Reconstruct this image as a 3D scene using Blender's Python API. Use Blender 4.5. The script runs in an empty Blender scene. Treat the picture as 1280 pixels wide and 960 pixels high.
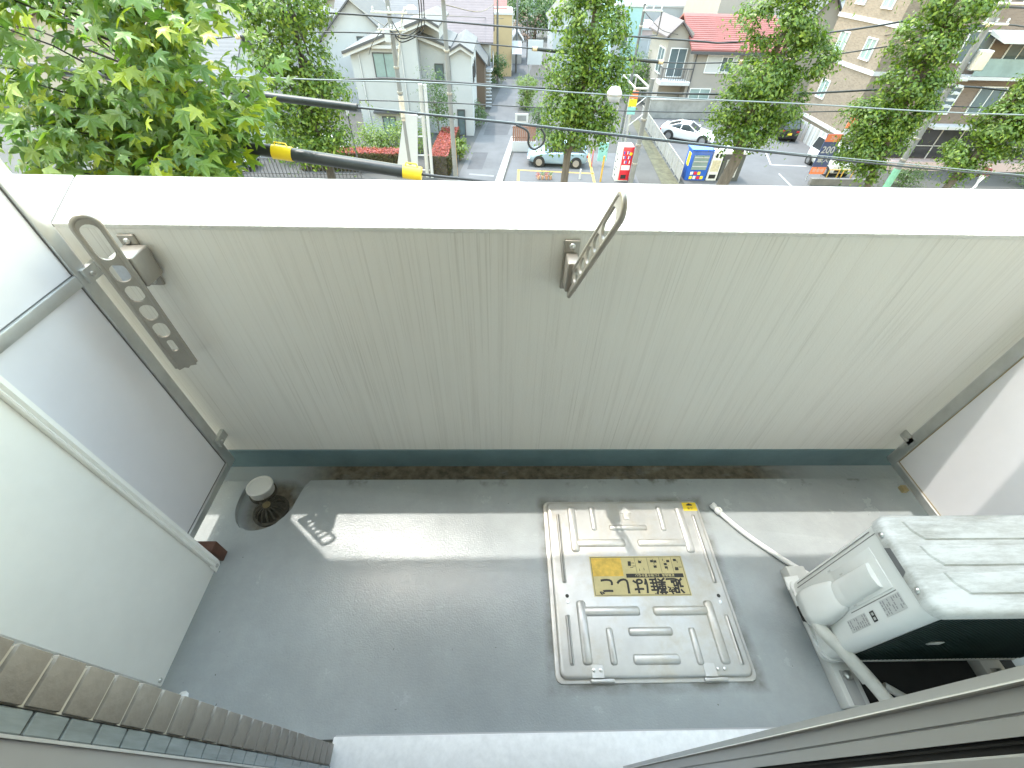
import bpy, bmesh, math, random
import numpy as np
from mathutils import Vector, Matrix
random.seed(7); RNG = np.random.default_rng(7)
scene = bpy.context.scene
COL = scene.collection
R = math.radians

# ------------------------------------------------------------------ camera
cam_d = bpy.data.cameras.new('camera'); cam = bpy.data.objects.new('camera', cam_d); COL.objects.link(cam)
cr = Vector((0.99964678, -0.01620757, 0.02106266)); cu = Vector((-0.00304127, 0.71755565, 0.69649453))
cw = Vector((0.02640211, 0.69631257, -0.7172529))
cam.matrix_world = Matrix(((cr.x, cu.x, -cw.x, 0), (cr.y, cu.y, -cw.y, 0), (cr.z, cu.z, -cw.z, 1.7384), (0, 0, 0, 1)))
cam_d.sensor_fit = 'HORIZONTAL'; cam_d.sensor_width = 36.0; cam_d.lens = 36.0 * 532.09 / 1280.0
cam_d.clip_start = 0.01; cam_d.clip_end = 2000
scene.camera = cam

# ------------------------------------------------------------------ light
SUN_TO = Vector((-0.272, 0.225, 1.0)).normalized()
world = bpy.data.worlds.new('World'); scene.world = world; world.use_nodes = True
wn = world.node_tree.nodes; wl = world.node_tree.links
sky = wn.new('ShaderNodeTexSky'); sky.sky_type = 'NISHITA'; sky.sun_disc = False
sky.sun_elevation = math.asin(SUN_TO.z); sky.sun_rotation = math.atan2(SUN_TO.x, SUN_TO.y)
sky.air_density = 3.0; sky.dust_density = 1.3; sky.ozone_density = 0.2; sky.altitude = 20
bg = wn['Background']; bg.inputs['Strength'].default_value = 0.15
wl.new(sky.outputs['Color'], bg.inputs['Color'])
sun_d = bpy.data.lights.new('sun', 'SUN'); sun = bpy.data.objects.new('sun', sun_d); COL.objects.link(sun)
sun_d.energy = 0.6; sun_d.angle = R(0.6); sun_d.color = (1.0, 0.95, 0.87)
sun.rotation_euler = (-SUN_TO).to_track_quat('-Z', 'Y').to_euler()
sun.location = SUN_TO * 30
scene.view_settings.view_transform = 'Standard'; scene.view_settings.look = 'None'
scene.view_settings.gamma = 1.0; scene.view_settings.exposure = 2.75
scene.view_settings.use_curve_mapping = False

# ------------------------------------------------------------------ materials
MATS = {}
def M(name, col, rough=0.6, metal=0.0, var=0.08, scale=4.0, bump=0.0, bscale=60.0, stretch=None, spec=0.5, detail=6.0):
    if name in MATS: return MATS[name]
    m = bpy.data.materials.new(name); m.use_nodes = True
    nt = m.node_tree; b = nt.nodes['Principled BSDF']
    b.inputs['Roughness'].default_value = rough; b.inputs['Metallic'].default_value = metal
    b.inputs['Specular IOR Level'].default_value = spec
    tc = nt.nodes.new('ShaderNodeTexCoord'); vec = tc.outputs['Object']
    if stretch:
        mp = nt.nodes.new('ShaderNodeMapping'); mp.inputs['Scale'].default_value = stretch
        nt.links.new(vec, mp.inputs['Vector']); vec = mp.outputs['Vector']
    if var > 0:
        n = nt.nodes.new('ShaderNodeTexNoise'); n.inputs['Scale'].default_value = scale; n.inputs['Detail'].default_value = detail
        n.inputs['Roughness'].default_value = 0.65
        nt.links.new(vec, n.inputs['Vector'])
        r = nt.nodes.new('ShaderNodeValToRGB')
        r.color_ramp.elements[0].position = 0.3; r.color_ramp.elements[1].position = 0.7
        r.color_ramp.elements[0].color = tuple(max(0, c * (1 - var)) for c in col) + (1,)
        r.color_ramp.elements[1].color = tuple(min(1, c * (1 + var)) for c in col) + (1,)
        nt.links.new(n.outputs['Fac'], r.inputs['Fac']); nt.links.new(r.outputs['Color'], b.inputs['Base Color'])
    else:
        b.inputs['Base Color'].default_value = tuple(col) + (1,)
    if bump > 0:
        n2 = nt.nodes.new('ShaderNodeTexNoise'); n2.inputs['Scale'].default_value = bscale; n2.inputs['Detail'].default_value = 3
        nt.links.new(tc.outputs['Object'], n2.inputs['Vector'])
        bp = nt.nodes.new('ShaderNodeBump'); bp.inputs['Strength'].default_value = bump; bp.inputs['Distance'].default_value = 0.01
        nt.links.new(n2.outputs['Fac'], bp.inputs['Height']); nt.links.new(bp.outputs['Normal'], b.inputs['Normal'])
    MATS[name] = m
    return m

class NT:
    """small node helper"""
    def __init__(s, name, rough=0.6, metal=0.0, spec=0.5):
        s.m = bpy.data.materials.new(name); s.m.use_nodes = True; MATS[name] = s.m
        s.nt = s.m.node_tree; s.b = s.nt.nodes['Principled BSDF']
        s.b.inputs['Roughness'].default_value = rough; s.b.inputs['Metallic'].default_value = metal
        s.b.inputs['Specular IOR Level'].default_value = spec
        s.tc = s.nt.nodes.new('ShaderNodeTexCoord'); s.co = s.tc.outputs['Object']
    def link(s, a, b): s.nt.links.new(a, b)
    def map(s, scale=(1, 1, 1), loc=(0, 0, 0), rot=(0, 0, 0)):
        n = s.nt.nodes.new('ShaderNodeMapping'); n.inputs['Scale'].default_value = scale
        n.inputs['Location'].default_value = loc; n.inputs['Rotation'].default_value = rot
        s.link(s.co, n.inputs['Vector']); return n.outputs['Vector']
    def noise(s, scale, detail=5, vec=None, rough=0.6):
        n = s.nt.nodes.new('ShaderNodeTexNoise'); n.inputs['Scale'].default_value = scale; n.inputs['Detail'].default_value = detail
        n.inputs['Roughness'].default_value = rough
        s.link(vec if vec is not None else s.co, n.inputs['Vector']); return n.outputs['Fac']
    def ramp(s, fac, stops):
        n = s.nt.nodes.new('ShaderNodeValToRGB'); cr_ = n.color_ramp
        while len(cr_.elements) < len(stops): cr_.elements.new(0.5)
        for e, (p, c) in zip(cr_.elements, stops):
            e.position = p; e.color = (c, c, c, 1) if not isinstance(c, tuple) else c + (1,)
        s.link(fac, n.inputs['Fac']); return n.outputs['Color']
    def math(s, op, a, b):
        n = s.nt.nodes.new('ShaderNodeMath'); n.operation = op
        for i, v in enumerate((a, b)):
            if isinstance(v, (int, float)): n.inputs[i].default_value = v
            elif v is not None: s.link(v, n.inputs[i])
        return n.outputs[0]
    def mix(s, fac, a, b, mode='MIX'):
        n = s.nt.nodes.new('ShaderNodeMix'); n.data_type = 'RGBA'; n.blend_type = mode
        for i, v in ((0, fac), (6, a), (7, b)):
            if isinstance(v, (int, float)): n.inputs[i].default_value = v
            elif isinstance(v, tuple): n.inputs[i].default_value = v + (1,)
            else: s.link(v, n.inputs[i])
        return n.outputs[2]
    def xyz(s):
        n = s.nt.nodes.new('ShaderNodeSeparateXYZ'); s.link(s.co, n.inputs[0]); return n.outputs
    def bump(s, h, strength=0.3, dist=0.01):
        n = s.nt.nodes.new('ShaderNodeBump'); n.inputs['Strength'].default_value = strength; n.inputs['Distance'].default_value = dist
        s.link(h, n.inputs['Height']); s.link(n.outputs['Normal'], s.b.inputs['Normal'])
    def color(s, c): s.link(c, s.b.inputs['Base Color'])
    def rough(s, c): s.link(c, s.b.inputs['Roughness'])

# ------------------------------------------------------------------ mesh helpers
def worigin(o):
    v = Vector((0, 0, 0))
    while o is not None:
        v += o.location; o = o.parent
    return v

class MB:
    def __init__(s): s.v = []; s.f = []
    def add(s, vs, fs):
        k = len(s.v); s.v += [tuple(v) for v in vs]; s.f += [tuple(i + k for i in f) for f in fs]; return s
    def box(s, x0, x1, y0, y1, z0, z1, mat=None):
        vs = [Vector((x, y, z)) for z in (z0, z1) for y in (y0, y1) for x in (x0, x1)]
        if mat is not None: vs = [mat @ v for v in vs]
        return s.add(vs, [(0, 2, 3, 1), (4, 5, 7, 6), (0, 1, 5, 4), (2, 6, 7, 3), (0, 4, 6, 2), (1, 3, 7, 5)])
    def rbox(s, x0, x1, y0, y1, z0, z1, r=0.005, seg=2, mat=None):
        bm = bmesh.new()
        vs = [bm.verts.new((x, y, z)) for z in (z0, z1) for y in (y0, y1) for x in (x0, x1)]
        for f in [(0, 2, 3, 1), (4, 5, 7, 6), (0, 1, 5, 4), (2, 6, 7, 3), (0, 4, 6, 2), (1, 3, 7, 5)]: bm.faces.new([vs[i] for i in f])
        bmesh.ops.bevel(bm, geom=list(bm.edges), offset=r, segments=seg, profile=0.5, affect='EDGES')
        return s.addbm(bm, mat)
    def addbm(s, bm, mat=None):
        bm.verts.ensure_lookup_table(); bm.verts.index_update()
        s.add([(mat @ v.co if mat is not None else v.co) for v in bm.verts], [[v.index for v in f.verts] for f in bm.faces]); bm.free(); return s
    def prism(s, poly, a, b, axis='y', mat=None):
        """poly 2D points; axis: extrude axis. 'y': poly=(x,z); 'x': (y,z); 'z': (x,y)"""
        def P(p, t):
            q = {'y': (p[0], t, p[1]), 'x': (t, p[0], p[1]), 'z': (p[0], p[1], t)}[axis]
            return mat @ Vector(q) if mat is not None else q
        n = len(poly)
        vs = [P(p, a) for p in poly] + [P(p, b) for p in poly]
        fs = [tuple(range(n)), tuple(range(2 * n - 1, n - 1, -1))] + [(i, i + n, (i + 1) % n + n, (i + 1) % n) for i in range(n)]
        return s.add(vs, fs)
    def tube(s, pts, r, n=8, caps=True, mat=None):
        pts = [Vector(p) for p in pts]; m = len(pts)
        rs = r if isinstance(r, (list, tuple)) else [r] * m
        vs = []; ref = None
        for i, p in enumerate(pts):
            t = (pts[min(i + 1, m - 1)] - pts[max(i - 1, 0)]).normalized()
            if ref is None: ref = t.orthogonal().normalized()
            a = (ref - t * ref.dot(t)); a = a.normalized() if a.length > 1e-6 else t.orthogonal().normalized()
            ref = a; b = t.cross(a)
            for k in range(n):
                th = 2 * math.pi * k / n
                vs.append(p + (a * math.cos(th) + b * math.sin(th)) * rs[i])
        fs = []
        for i in range(m - 1):
            for k in range(n):
                k2 = (k + 1) % n
                fs.append((i * n + k, i * n + k2, (i + 1) * n + k2, (i + 1) * n + k))
        if caps: fs += [tuple(range(n - 1, -1, -1)), tuple(range((m - 1) * n, m * n))]
        if mat is not None: vs = [mat @ v for v in vs]
        return s.add(vs, fs)
    def lathe(s, prof, c=(0, 0, 0), n=24, mat=None):
        """prof (r,z)"""
        vs = []
        for (r, z) in prof:
            for k in range(n):
                th = 2 * math.pi * k / n
                q = Vector((c[0] + r * math.cos(th), c[1] + r * math.sin(th), c[2] + z))
                vs.append(mat @ q if mat is not None else q)
        fs = []
        for i in range(len(prof) - 1):
            for k in range(n):
                k2 = (k + 1) % n
                fs.append((i * n + k, i * n + k2, (i + 1) * n + k2, (i + 1) * n + k))
        if prof[0][0] > 1e-6: fs.append(tuple(range(n - 1, -1, -1)))
        if prof[-1][0] > 1e-6: fs.append(tuple(range((len(prof) - 1) * n, len(prof) * n)))
        return s.add(vs, fs)
    def build(s, name, mat, parent=None, base=None, local=False, smooth=None, kind=None, doubles=False):
        me = bpy.data.meshes.new(name)
        o = bpy.data.objects.new(name, me)
        if local: off = Vector((0, 0, 0))
        elif parent is not None: off = worigin(parent)
        else:
            if base is None:
                a = np.array(s.v); base = ((a[:, 0].min() + a[:, 0].max()) / 2, (a[:, 1].min() + a[:, 1].max()) / 2, a[:, 2].min())
            off = Vector(base); o.location = off
        me.from_pydata([(v[0] - off.x, v[1] - off.y, v[2] - off.z) for v in s.v], [], s.f)
        bm = bmesh.new(); bm.from_mesh(me)
        if doubles: bmesh.ops.remove_doubles(bm, verts=bm.verts, dist=1e-5)
        bmesh.ops.recalc_face_normals(bm, faces=bm.faces)
        if smooth is not None:
            for f in bm.faces: f.smooth = True
            for e in bm.edges:
                e.smooth = not (len(e.link_faces) == 2 and e.calc_face_angle(0) > R(smooth))
        bm.to_mesh(me); bm.free()
        if mat is not None: me.materials.append(mat)
        COL.objects.link(o)
        if parent is not None: o.parent = parent
        if kind: o['kind'] = kind
        return o

def tag(o, label=None, cat=None, group=None, kind=None):
    if label: o['label'] = label
    if cat: o['category'] = cat
    if group: o['group'] = group
    if kind: o['kind'] = kind
    return o
def thing(name, label, cat, loc=(0, 0, 0), rz=0.0, group=None):
    o = bpy.data.objects.new(name, None); COL.objects.link(o); o.location = loc; o.rotation_euler = (0, 0, rz); o.empty_display_size = 0.2
    return tag(o, label, cat, group)
def dup_part(o, parent=None):
    c = o.copy(); COL.objects.link(c)
    if parent is not None: c.parent = parent
    for ch in list(o.children): dup_part(ch, c)
    return c
def np_mesh(name, V, F, mat, parent=None, base=(0, 0, 0), kind=None):
    """V (n,3) float, F (m,k) int"""
    me = bpy.data.meshes.new(name); k = F.shape[1]
    off = np.array(worigin(parent)) if parent is not None else np.array(base)
    me.vertices.add(len(V)); me.vertices.foreach_set('co', (V - off).astype(np.float32).ravel())
    me.loops.add(F.size); me.loops.foreach_set('vertex_index', F.astype(np.int32).ravel())
    me.polygons.add(len(F)); me.polygons.foreach_set('loop_start', (np.arange(len(F)) * k).astype(np.int32))
    me.update(calc_edges=True); me.materials.append(mat)
    o = bpy.data.objects.new(name, me); COL.objects.link(o)
    if parent is not None: o.parent = parent
    else: o.location = base
    if kind: o['kind'] = kind
    return o
def text(body, size, loc, rot, mat, parent, name='lettering', align='CENTER', sx=1.0, extrude=0.0, bold=0.0):
    cd = bpy.data.curves.new(name, 'FONT'); cd.body = body; cd.size = size; cd.align_x = align; cd.align_y = 'CENTER'
    cd.extrude = extrude; cd.offset = bold; cd.resolution_u = 3
    t = bpy.data.objects.new(name, cd); COL.objects.link(t)
    dg = bpy.context.evaluated_depsgraph_get(); me = bpy.data.meshes.new_from_object(t.evaluated_get(dg))
    bpy.data.objects.remove(t); bpy.data.curves.remove(cd)
    o = bpy.data.objects.new(name, me); COL.objects.link(o)
    if len(me.materials): me.materials.clear()
    me.materials.append(mat)
    if parent is not None: o.parent = parent; o.location = Vector(loc) - worigin(parent)
    else: o.location = loc
    o.rotation_euler = rot; o.scale = (sx, 1, 1)
    return o
# ================================================================== BALCONY
XL, XR, YP, YO, H = -1.22, 1.84, 1.161, 1.506, 1.177
X0, X1 = -5.0, 6.5
# ---- materials of the balcony
def mat_plaster(name, stipple):
    n = NT(name, 0.75)
    xyz = n.xyz()
    streak = n.noise(1.0, 6, n.map((52, 52, 1.1)), 0.7)
    blotch = n.noise(2.2, 5)
    c = n.ramp(streak, [(0.28, (0.675, 0.655, 0.61)), (0.46, (0.755, 0.735, 0.69)), (0.75, (0.775, 0.76, 0.72))])
    fine = n.ramp(n.noise(1.0, 5, n.map((150, 150, 0.9)), 0.75), [(0.36, (0.80, 0.79, 0.77)), (0.46, (1.0, 1.0, 1.0))])
    c = n.mix(n.ramp(n.noise(1.7, 4), [(0.35, 0.25), (0.65, 1.0)]), c, fine, 'MULTIPLY')
    c2 = n.mix(n.ramp(blotch, [(0.40, 0.0), (0.75, 0.5)]), c, (0.78, 0.765, 0.725))
    n.color(c2)
    h = n.noise(95 if stipple else 150, 3, rough=0.7)
    n.bump(n.ramp(h, [(0.3, 0.0), (0.65, 1.0)]), 0.45 if stipple else 0.22, 0.004 if stipple else 0.002)
    return n.m
PL_IN = mat_plaster('plaster_inner', False)
def mat_coping():
    n = NT('stipple_coat', 0.7)
    b = n.noise(3, 5)
    n.color(n.ramp(b, [(0.3, (0.70, 0.695, 0.655)), (0.7, (0.78, 0.775, 0.74))]))
    h = n.noise(85, 4, rough=0.7)
    n.bump(n.ramp(h, [(0.38, 0.0), (0.62, 1.0)]), 0.55, 0.005)
    return n.m
COPE = mat_coping()
def mat_floor():
    n = NT('urethane_floor', 0.3)
    xyz0 = n.xyz()
    a = n.noise(1.6, 6); b = n.noise(22, 5); c = n.noise(160, 2)
    col = n.ramp(a, [(0.3, (0.335, 0.365, 0.375)), (0.7, (0.40, 0.425, 0.43))])
    col = n.mix(n.ramp(n.noise(3.6, 9, rough=0.75), [(0.42, 0.42), (0.62, 0.0)]), col, (0.275, 0.295, 0.30))
    scuff = n.ramp(n.noise(5, 8, n.map((0.7, 5, 1), rot=(0, 0, 0.5)), 0.8), [(0.30, 0.5), (0.36, 0.0)])
    col = n.mix(scuff, col, (0.22, 0.23, 0.225))
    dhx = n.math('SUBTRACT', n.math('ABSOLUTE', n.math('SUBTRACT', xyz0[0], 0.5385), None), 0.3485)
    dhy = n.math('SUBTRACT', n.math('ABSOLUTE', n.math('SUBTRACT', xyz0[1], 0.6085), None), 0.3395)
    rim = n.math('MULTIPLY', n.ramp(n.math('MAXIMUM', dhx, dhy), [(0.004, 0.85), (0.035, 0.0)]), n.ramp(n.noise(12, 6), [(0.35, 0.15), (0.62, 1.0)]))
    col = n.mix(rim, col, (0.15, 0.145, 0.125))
    spots = n.ramp(n.noise(46, 2, n.map((1, 1, 0))), [(0.225, 1.0), (0.26, 0.0)])
    col = n.mix(spots, col, (0.13, 0.125, 0.11))
    xyz = n.xyz()
    # wear and grime close to the gutter edge
    near = n.ramp(n.math('MULTIPLY', xyz[1], 0.9), [(0.915, 0.0), (0.955, 1.0)])
    gr = n.math('MULTIPLY', near, n.ramp(n.noise(9, 6), [(0.56, 0.0), (0.68, 0.75)]))
    col = n.mix(gr, col, (0.10, 0.092, 0.075))
    n.color(col)
    n.rough(n.ramp(n.noise(7, 6, rough=0.7), [(0.3, 0.13), (0.7, 0.30)]))
    hh = n.math('ADD', n.math('MULTIPLY', b, 0.35), n.math('MULTIPLY', c, 0.5))
    n.bump(hh, 0.42, 0.0035)
    return n.m
FLOOR = mat_floor()
def mat_gutter():
    n = NT('urethane_gutter', 0.45)
    xyz = n.xyz()
    xr = n.ramp(n.math('MULTIPLY', n.math('ADD', xyz[0], 1.2), 0.33), [(0.07, 0.0), (0.14, 1.0), (0.80, 1.0), (0.905, 0.0)])
    nz = n.ramp(n.noise(6.5, 8, n.map((0.6, 1.8, 1)), 0.72), [(0.22, 0.55), (0.45, 1.0)])
    f = n.math('MULTIPLY', xr, nz)
    dx = n.math('ADD', xyz[0], 0.985); dy = n.math('ADD', xyz[1], -0.935)
    r2 = n.math('ADD', n.math('MULTIPLY', dx, dx), n.math('MULTIPLY', dy, dy))
    ring = n.math('MULTIPLY', n.ramp(r2, [(0.010, 1.0), (0.024, 0.0)]), n.ramp(n.noise(14, 6), [(0.3, 0.55), (0.55, 1.0)]))
    f = n.math('MAXIMUM', f, ring)
    dirt = n.ramp(n.noise(30, 5), [(0.3, (0.050, 0.043, 0.030)), (0.7, (0.165, 0.14, 0.10))])
    n.color(n.mix(f, (0.29, 0.32, 0.33), dirt))
    n.rough(n.ramp(f, [(0.0, 0.35), (1.0, 0.75)])); n.bump(n.noise(60, 5), 0.3, 0.006)
    return n.m
GUTTER = mat_gutter()
TEAL = M('teal_upstand', (0.14, 0.215, 0.235), 0.4, var=0.15, scale=7)
def mat_metal(name, col, rough, metal=1.0, var=0.1, stain=None):
    n = NT(name, rough, metal)
    c = n.ramp(n.noise(11, 6), [(0.3, tuple(x * (1 - var) for x in col)), (0.7, tuple(min(1, x * (1 + var)) for x in col))])
    if stain: c = n.mix(n.ramp(n.noise(6, 8, rough=0.75), [(0.47, 0.0), (0.70, 0.75)]), c, stain)
    n.color(c); n.rough(n.ramp(n.noise(25, 4), [(0.3, rough * 0.85), (0.7, min(1, rough * 1.25))]))
    return n.m
ALU = mat_metal('brushed_aluminium', (0.62, 0.63, 0.62), 0.42, 0.8)
ALU_D = mat_metal('bronze_aluminium', (0.36, 0.335, 0.295), 0.42, 0.6)
STEEL = mat_metal('stainless_lid', (0.60, 0.595, 0.58), 0.45, 0.65, 0.08, (0.52, 0.47, 0.38))
SCREW = mat_metal('screw_steel', (0.6, 0.6, 0.58), 0.3)
PANEL = M('partition_panel', (0.80, 0.79, 0.82), 0.40, var=0.035, scale=2.5)
WHITE = M('white_coated_steel', (0.88, 0.875, 0.835), 0.33, var=0.06, scale=2.5, bump=0.06, bscale=5)
ACW = M('outdoor_unit_white', (0.77, 0.77, 0.74), 0.4, var=0.04, scale=5)
def mat_ac_top():
    n = NT('weathered_unit_top', 0.5)
    d = n.ramp(n.noise(5, 9, n.map((0.45, 2.4, 1)), 0.8), [(0.44, 0.0), (0.62, 0.9)])
    n.color(n.mix(d, (0.60, 0.60, 0.58), (0.33, 0.32, 0.29))); return n.m
ACTOP = mat_ac_top()
BLACKR = M('black_rubber', (0.012, 0.012, 0.012), 0.6, var=0)
DARKCOIL = M('dark_green_coil', (0.012, 0.025, 0.022), 0.5, var=0.4, scale=9)
PIPEW = M('wrapped_pipe', (0.62, 0.61, 0.56), 0.65, var=0.12, scale=14, bump=0.25, bscale=40)
HOSEW = M('white_plastic', (0.78, 0.78, 0.76), 0.4, var=0.04)
TILE = M('brown_tile', (0.265, 0.245, 0.225), 0.55, var=0.10, scale=16, bump=0.12, bscale=90)
GROUT = M('grout', (0.55, 0.53, 0.49), 0.85, var=0.1, scale=40)
CUT = M('blue_grey_edge', (0.23, 0.265, 0.28), 0.25, var=0.22, scale=9, stretch=(1, 8, 1))
SASH = M('sash_aluminium', (0.44, 0.44, 0.45), 0.38, metal=0.2, var=0.03, scale=3)
SASH_L = M('sash_bright_edge', (0.62, 0.62, 0.62), 0.3, metal=0.3, var=0.02)
SILL = M('bright_sill', (0.80, 0.80, 0.80), 0.45, var=0.08, scale=45)
INK = M('black_ink', (0.03, 0.028, 0.025), 0.6, var=0)
YEL = M('yellow_sticker', (0.85, 0.62, 0.03), 0.5, var=0.06, scale=20)
STK_C = M('faded_cream_sticker', (0.58, 0.50, 0.25), 0.55, var=0.12, scale=25)
STK_Y = M('faded_yellow_sticker', (0.70, 0.47, 0.08), 0.55, var=0.22, scale=40)
WOOD = M('brown_wood', (0.115, 0.05, 0.03), 0.6, var=0.25, scale=20)
CONC = M('concrete', (0.42, 0.41, 0.39), 0.85, var=0.1, scale=3, bump=0.15)
INTER = M('interior_paint', (0.75, 0.74, 0.71), 0.8, var=0.02)

# ---- floor with gutter and drain sump
SUMP = [(-0.888, 1.053), (-0.906, 0.976), (-0.918, 0.888), (-0.983, 0.834), (-1.054, 0.818), (-1.108, 0.835), (-1.147, 0.889), (-1.161, 0.946), (-1.160, 1.013), (-1.150, 1.052)]
def chaikin(p, k=2):
    for _ in range(k):
        q = [p[0]]
        for a, b in zip(p[:-1], p[1:]):
            q += [(a[0] * .75 + b[0] * .25, a[1] * .75 + b[1] * .25), (a[0] * .25 + b[0] * .75, a[1] * .25 + b[1] * .75)]
        p = q + [p[-1]]
    return p
outline = [(X0, 0.137), (X1, 0.137), (X1, 1.066), (-0.80, 1.066)] + chaikin([(-0.87, 1.066)] + SUMP + [(-1.152, 1.066)]) + [(X0, 1.066)]
bm = bmesh.new()
tv = [bm.verts.new((x, y, 0)) for x, y in outline]; bv = [bm.verts.new((x, y, -0.05)) for x, y in outline]
n_ = len(outline)
topf = bm.faces.new(tv)
for i in range(n_): bm.faces.new((tv[i], bv[i], bv[(i + 1) % n_], tv[(i + 1) % n_]))
bmesh.ops.bevel(bm, geom=[e for e in topf.edges], offset=0.005, segments=2, profile=0.5, affect='EDGES')
tag(MB().addbm(bm).build('balcony_floor', FLOOR, base=(0, 0, 0), smooth=40), kind='structure')
tag(MB().box(X0, X1, 0.70, 1.163, -0.06, -0.024).build('floor_gutter', GUTTER, base=(0, 0, 0)), kind='structure')
tag(MB().box(X0, X1, 0.02, 1.45, -0.24, -0.062).build('balcony_slab', CONC, base=(0, 0, 0)), kind='structure')

# ---- parapet
par = thing('parapet_wall', 'off-white rendered parapet wall with stippled white top along the balcony edge', 'wall', (0, 1.33, -0.24))
MB().box(X0, X1, YP, YO, -0.24, H - 0.014).build('wall_body', PL_IN, par)
# coping slabs with one sloping joint, as on the left of the photograph
def cope(xa0, xa1, xb0, xb1):
    m = MB(); bm = bmesh.new()
    z0, z1 = H - 0.014, H
    p = [(xa0, YP - 0.002), (xb0, YP - 0.002), (xb1, YO + 0.003), (xa1, YO + 0.003)]
    vs = [bm.verts.new((x, y, z0)) for x, y in p] + [bm.verts.new((x, y, z1)) for x, y in p]
    for f in ((3, 2, 1, 0), (4, 5, 6, 7), (0, 1, 5, 4), (1, 2, 6, 5), (2, 3, 7, 6), (3, 0, 4, 7)): bm.faces.new([vs[i] for i in f])
    bmesh.ops.bevel(bm, geom=list(bm.edges), offset=0.003, segments=2, profile=0.5, affect='EDGES')
    m.addbm(bm); return m.build('coping', COPE, par, smooth=40)
cope(X0, X0, -1.253, -1.425); cope(-1.243, -1.414, X1, X1)
MB().box(-1.46, -1.22, YP + 0.004, YO - 0.004, H - 0.013, H - 0.005).build('joint_sealant', M('joint_sealant', (0.16, 0.155, 0.14), 0.8, var=0.2, scale=20), par)
MB().rbox(X0, X1, YP - 0.006, YP + 0.004, -0.03, 0.106, 0.003).build('upstand', TEAL, par)

# ---- the storey above: slab over the balcony and its parapet, and the outer wall of the building
tag(MB().box(X0, X1, -2.8, 1.314, 2.72, 2.92).build('balcony_ceiling', M('soffit_paint', (0.72, 0.71, 0.68), 0.85, var=0.03), base=(0, 0, 2.72)), kind='structure')
ow = thing('outer_wall', 'tiled outer wall of the building framing the balcony door on its left', 'wall', (0, 0, 0))
OWM = M('wall_tile_field', (0.55, 0.52, 0.48), 0.6, var=0.12, scale=30)
MB().box(X0, -0.512, -0.02, 0.116, -0.06, 2.72).build('wall_field', OWM, ow)
MB().box(1.30, X1, -0.02, 0.116, -0.06, 2.72).build('wall_field', OWM, ow)
MB().box(-0.512, 1.30, -0.02, 0.116, 2.10, 2.72).build('wall_field', OWM, ow)
MB().box(-0.512, -0.503, 0.076, 0.1205, 0.0, 2.10).build('grout_bed', GROUT, ow)
MB().box(-0.512, -0.5035, 0.0535, 0.0758, 0.0, 2.10).build('dark_joint_bed', M('dark_joint', (0.06, 0.065, 0.065), 0.7, var=0.2), ow)
# corner tiles, one above the other, running round the jamb
tm = None
PITCH = 0.0535
for k in range(38):
    z0 = 0.052 + k * PITCH
    if tm is None:
        t = MB().rbox(-0.506, -0.4985, 0.077, 0.1235, z0, z0 + 0.0462, 0.0014, 2).build('tile', TILE, ow, smooth=40); tm = t; tz = z0
    else:
        t = tm.copy(); COL.objects.link(t); t.location = (random.uniform(-.0006, .0006), random.uniform(-.0006, .0006), z0 - tz + random.uniform(-.0008, .0008))
zz = 0.03; k = 0
while zz < 2.05:
    hgt = PITCH * random.choice([1, 1, 2, 1, 2])
    MB().rbox(-0.5055, -0.5005, 0.0545, 0.0745, zz, zz + hgt - 0.004, 0.0012, 1).build('cut_tile', CUT, ow); zz += hgt
    k += 1
# ---- room behind the door (bounces light only)
rm = MB()
rm.box(-2.2, 2.6, -3.0, -2.9, 0.0, 2.6); rm.box(-2.3, -2.2, -3.0, -0.02, 0, 2.6); rm.box(2.6, 2.7, -3.0, -0.02, 0, 2.6); rm.box(-2.3, 2.7, -3, -0.02, 2.6, 2.7)
tag(rm.build('room_wall', INTER, base=(0, -2.9, 0)), kind='structure')
tag(MB().box(-2.3, 2.7, -3.0, -0.12, -0.02, 0.03).build('room_floor', M('room_floorboards', (0.35, 0.24, 0.15), 0.4, var=0.2, scale=3), base=(0, -1.5, -0.02)), kind='structure')

# ---- door frame
df = thing('door_frame', 'grey aluminium frame and bright sill of the open sliding balcony door', 'door frame', (0.0, 0.05, 0.0))
MB().rbox(-0.51, 1.29, 0.0, 0.142, -0.03, 0.036, 0.004).build('sill', SILL, df, smooth=40)
MB().box(-0.51, 1.29, 0.128, 0.1475, -0.03, 0.012).build('sill_drip', SASH, df)
# left jamb frame
MB().rbox(-0.505, -0.492, -0.06, 0.0535, 0.02, 2.10, 0.0015).build('jamb', SASH, df)
MB().box(-0.4925, -0.489, 0.050, 0.053, 0.02, 2.10).build('jamb_bead', SASH_L, df)
MB().rbox(-0.51, 1.29, -0.06, 0.06, 2.08, 2.10, 0.002).build('head', SASH, df)
for yy_ in (0.018, -0.012): MB().rbox(-0.49, 1.28, yy_, yy_ + 0.006, 0.036, 0.046, 0.001).build('track', SASH, df)
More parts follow.
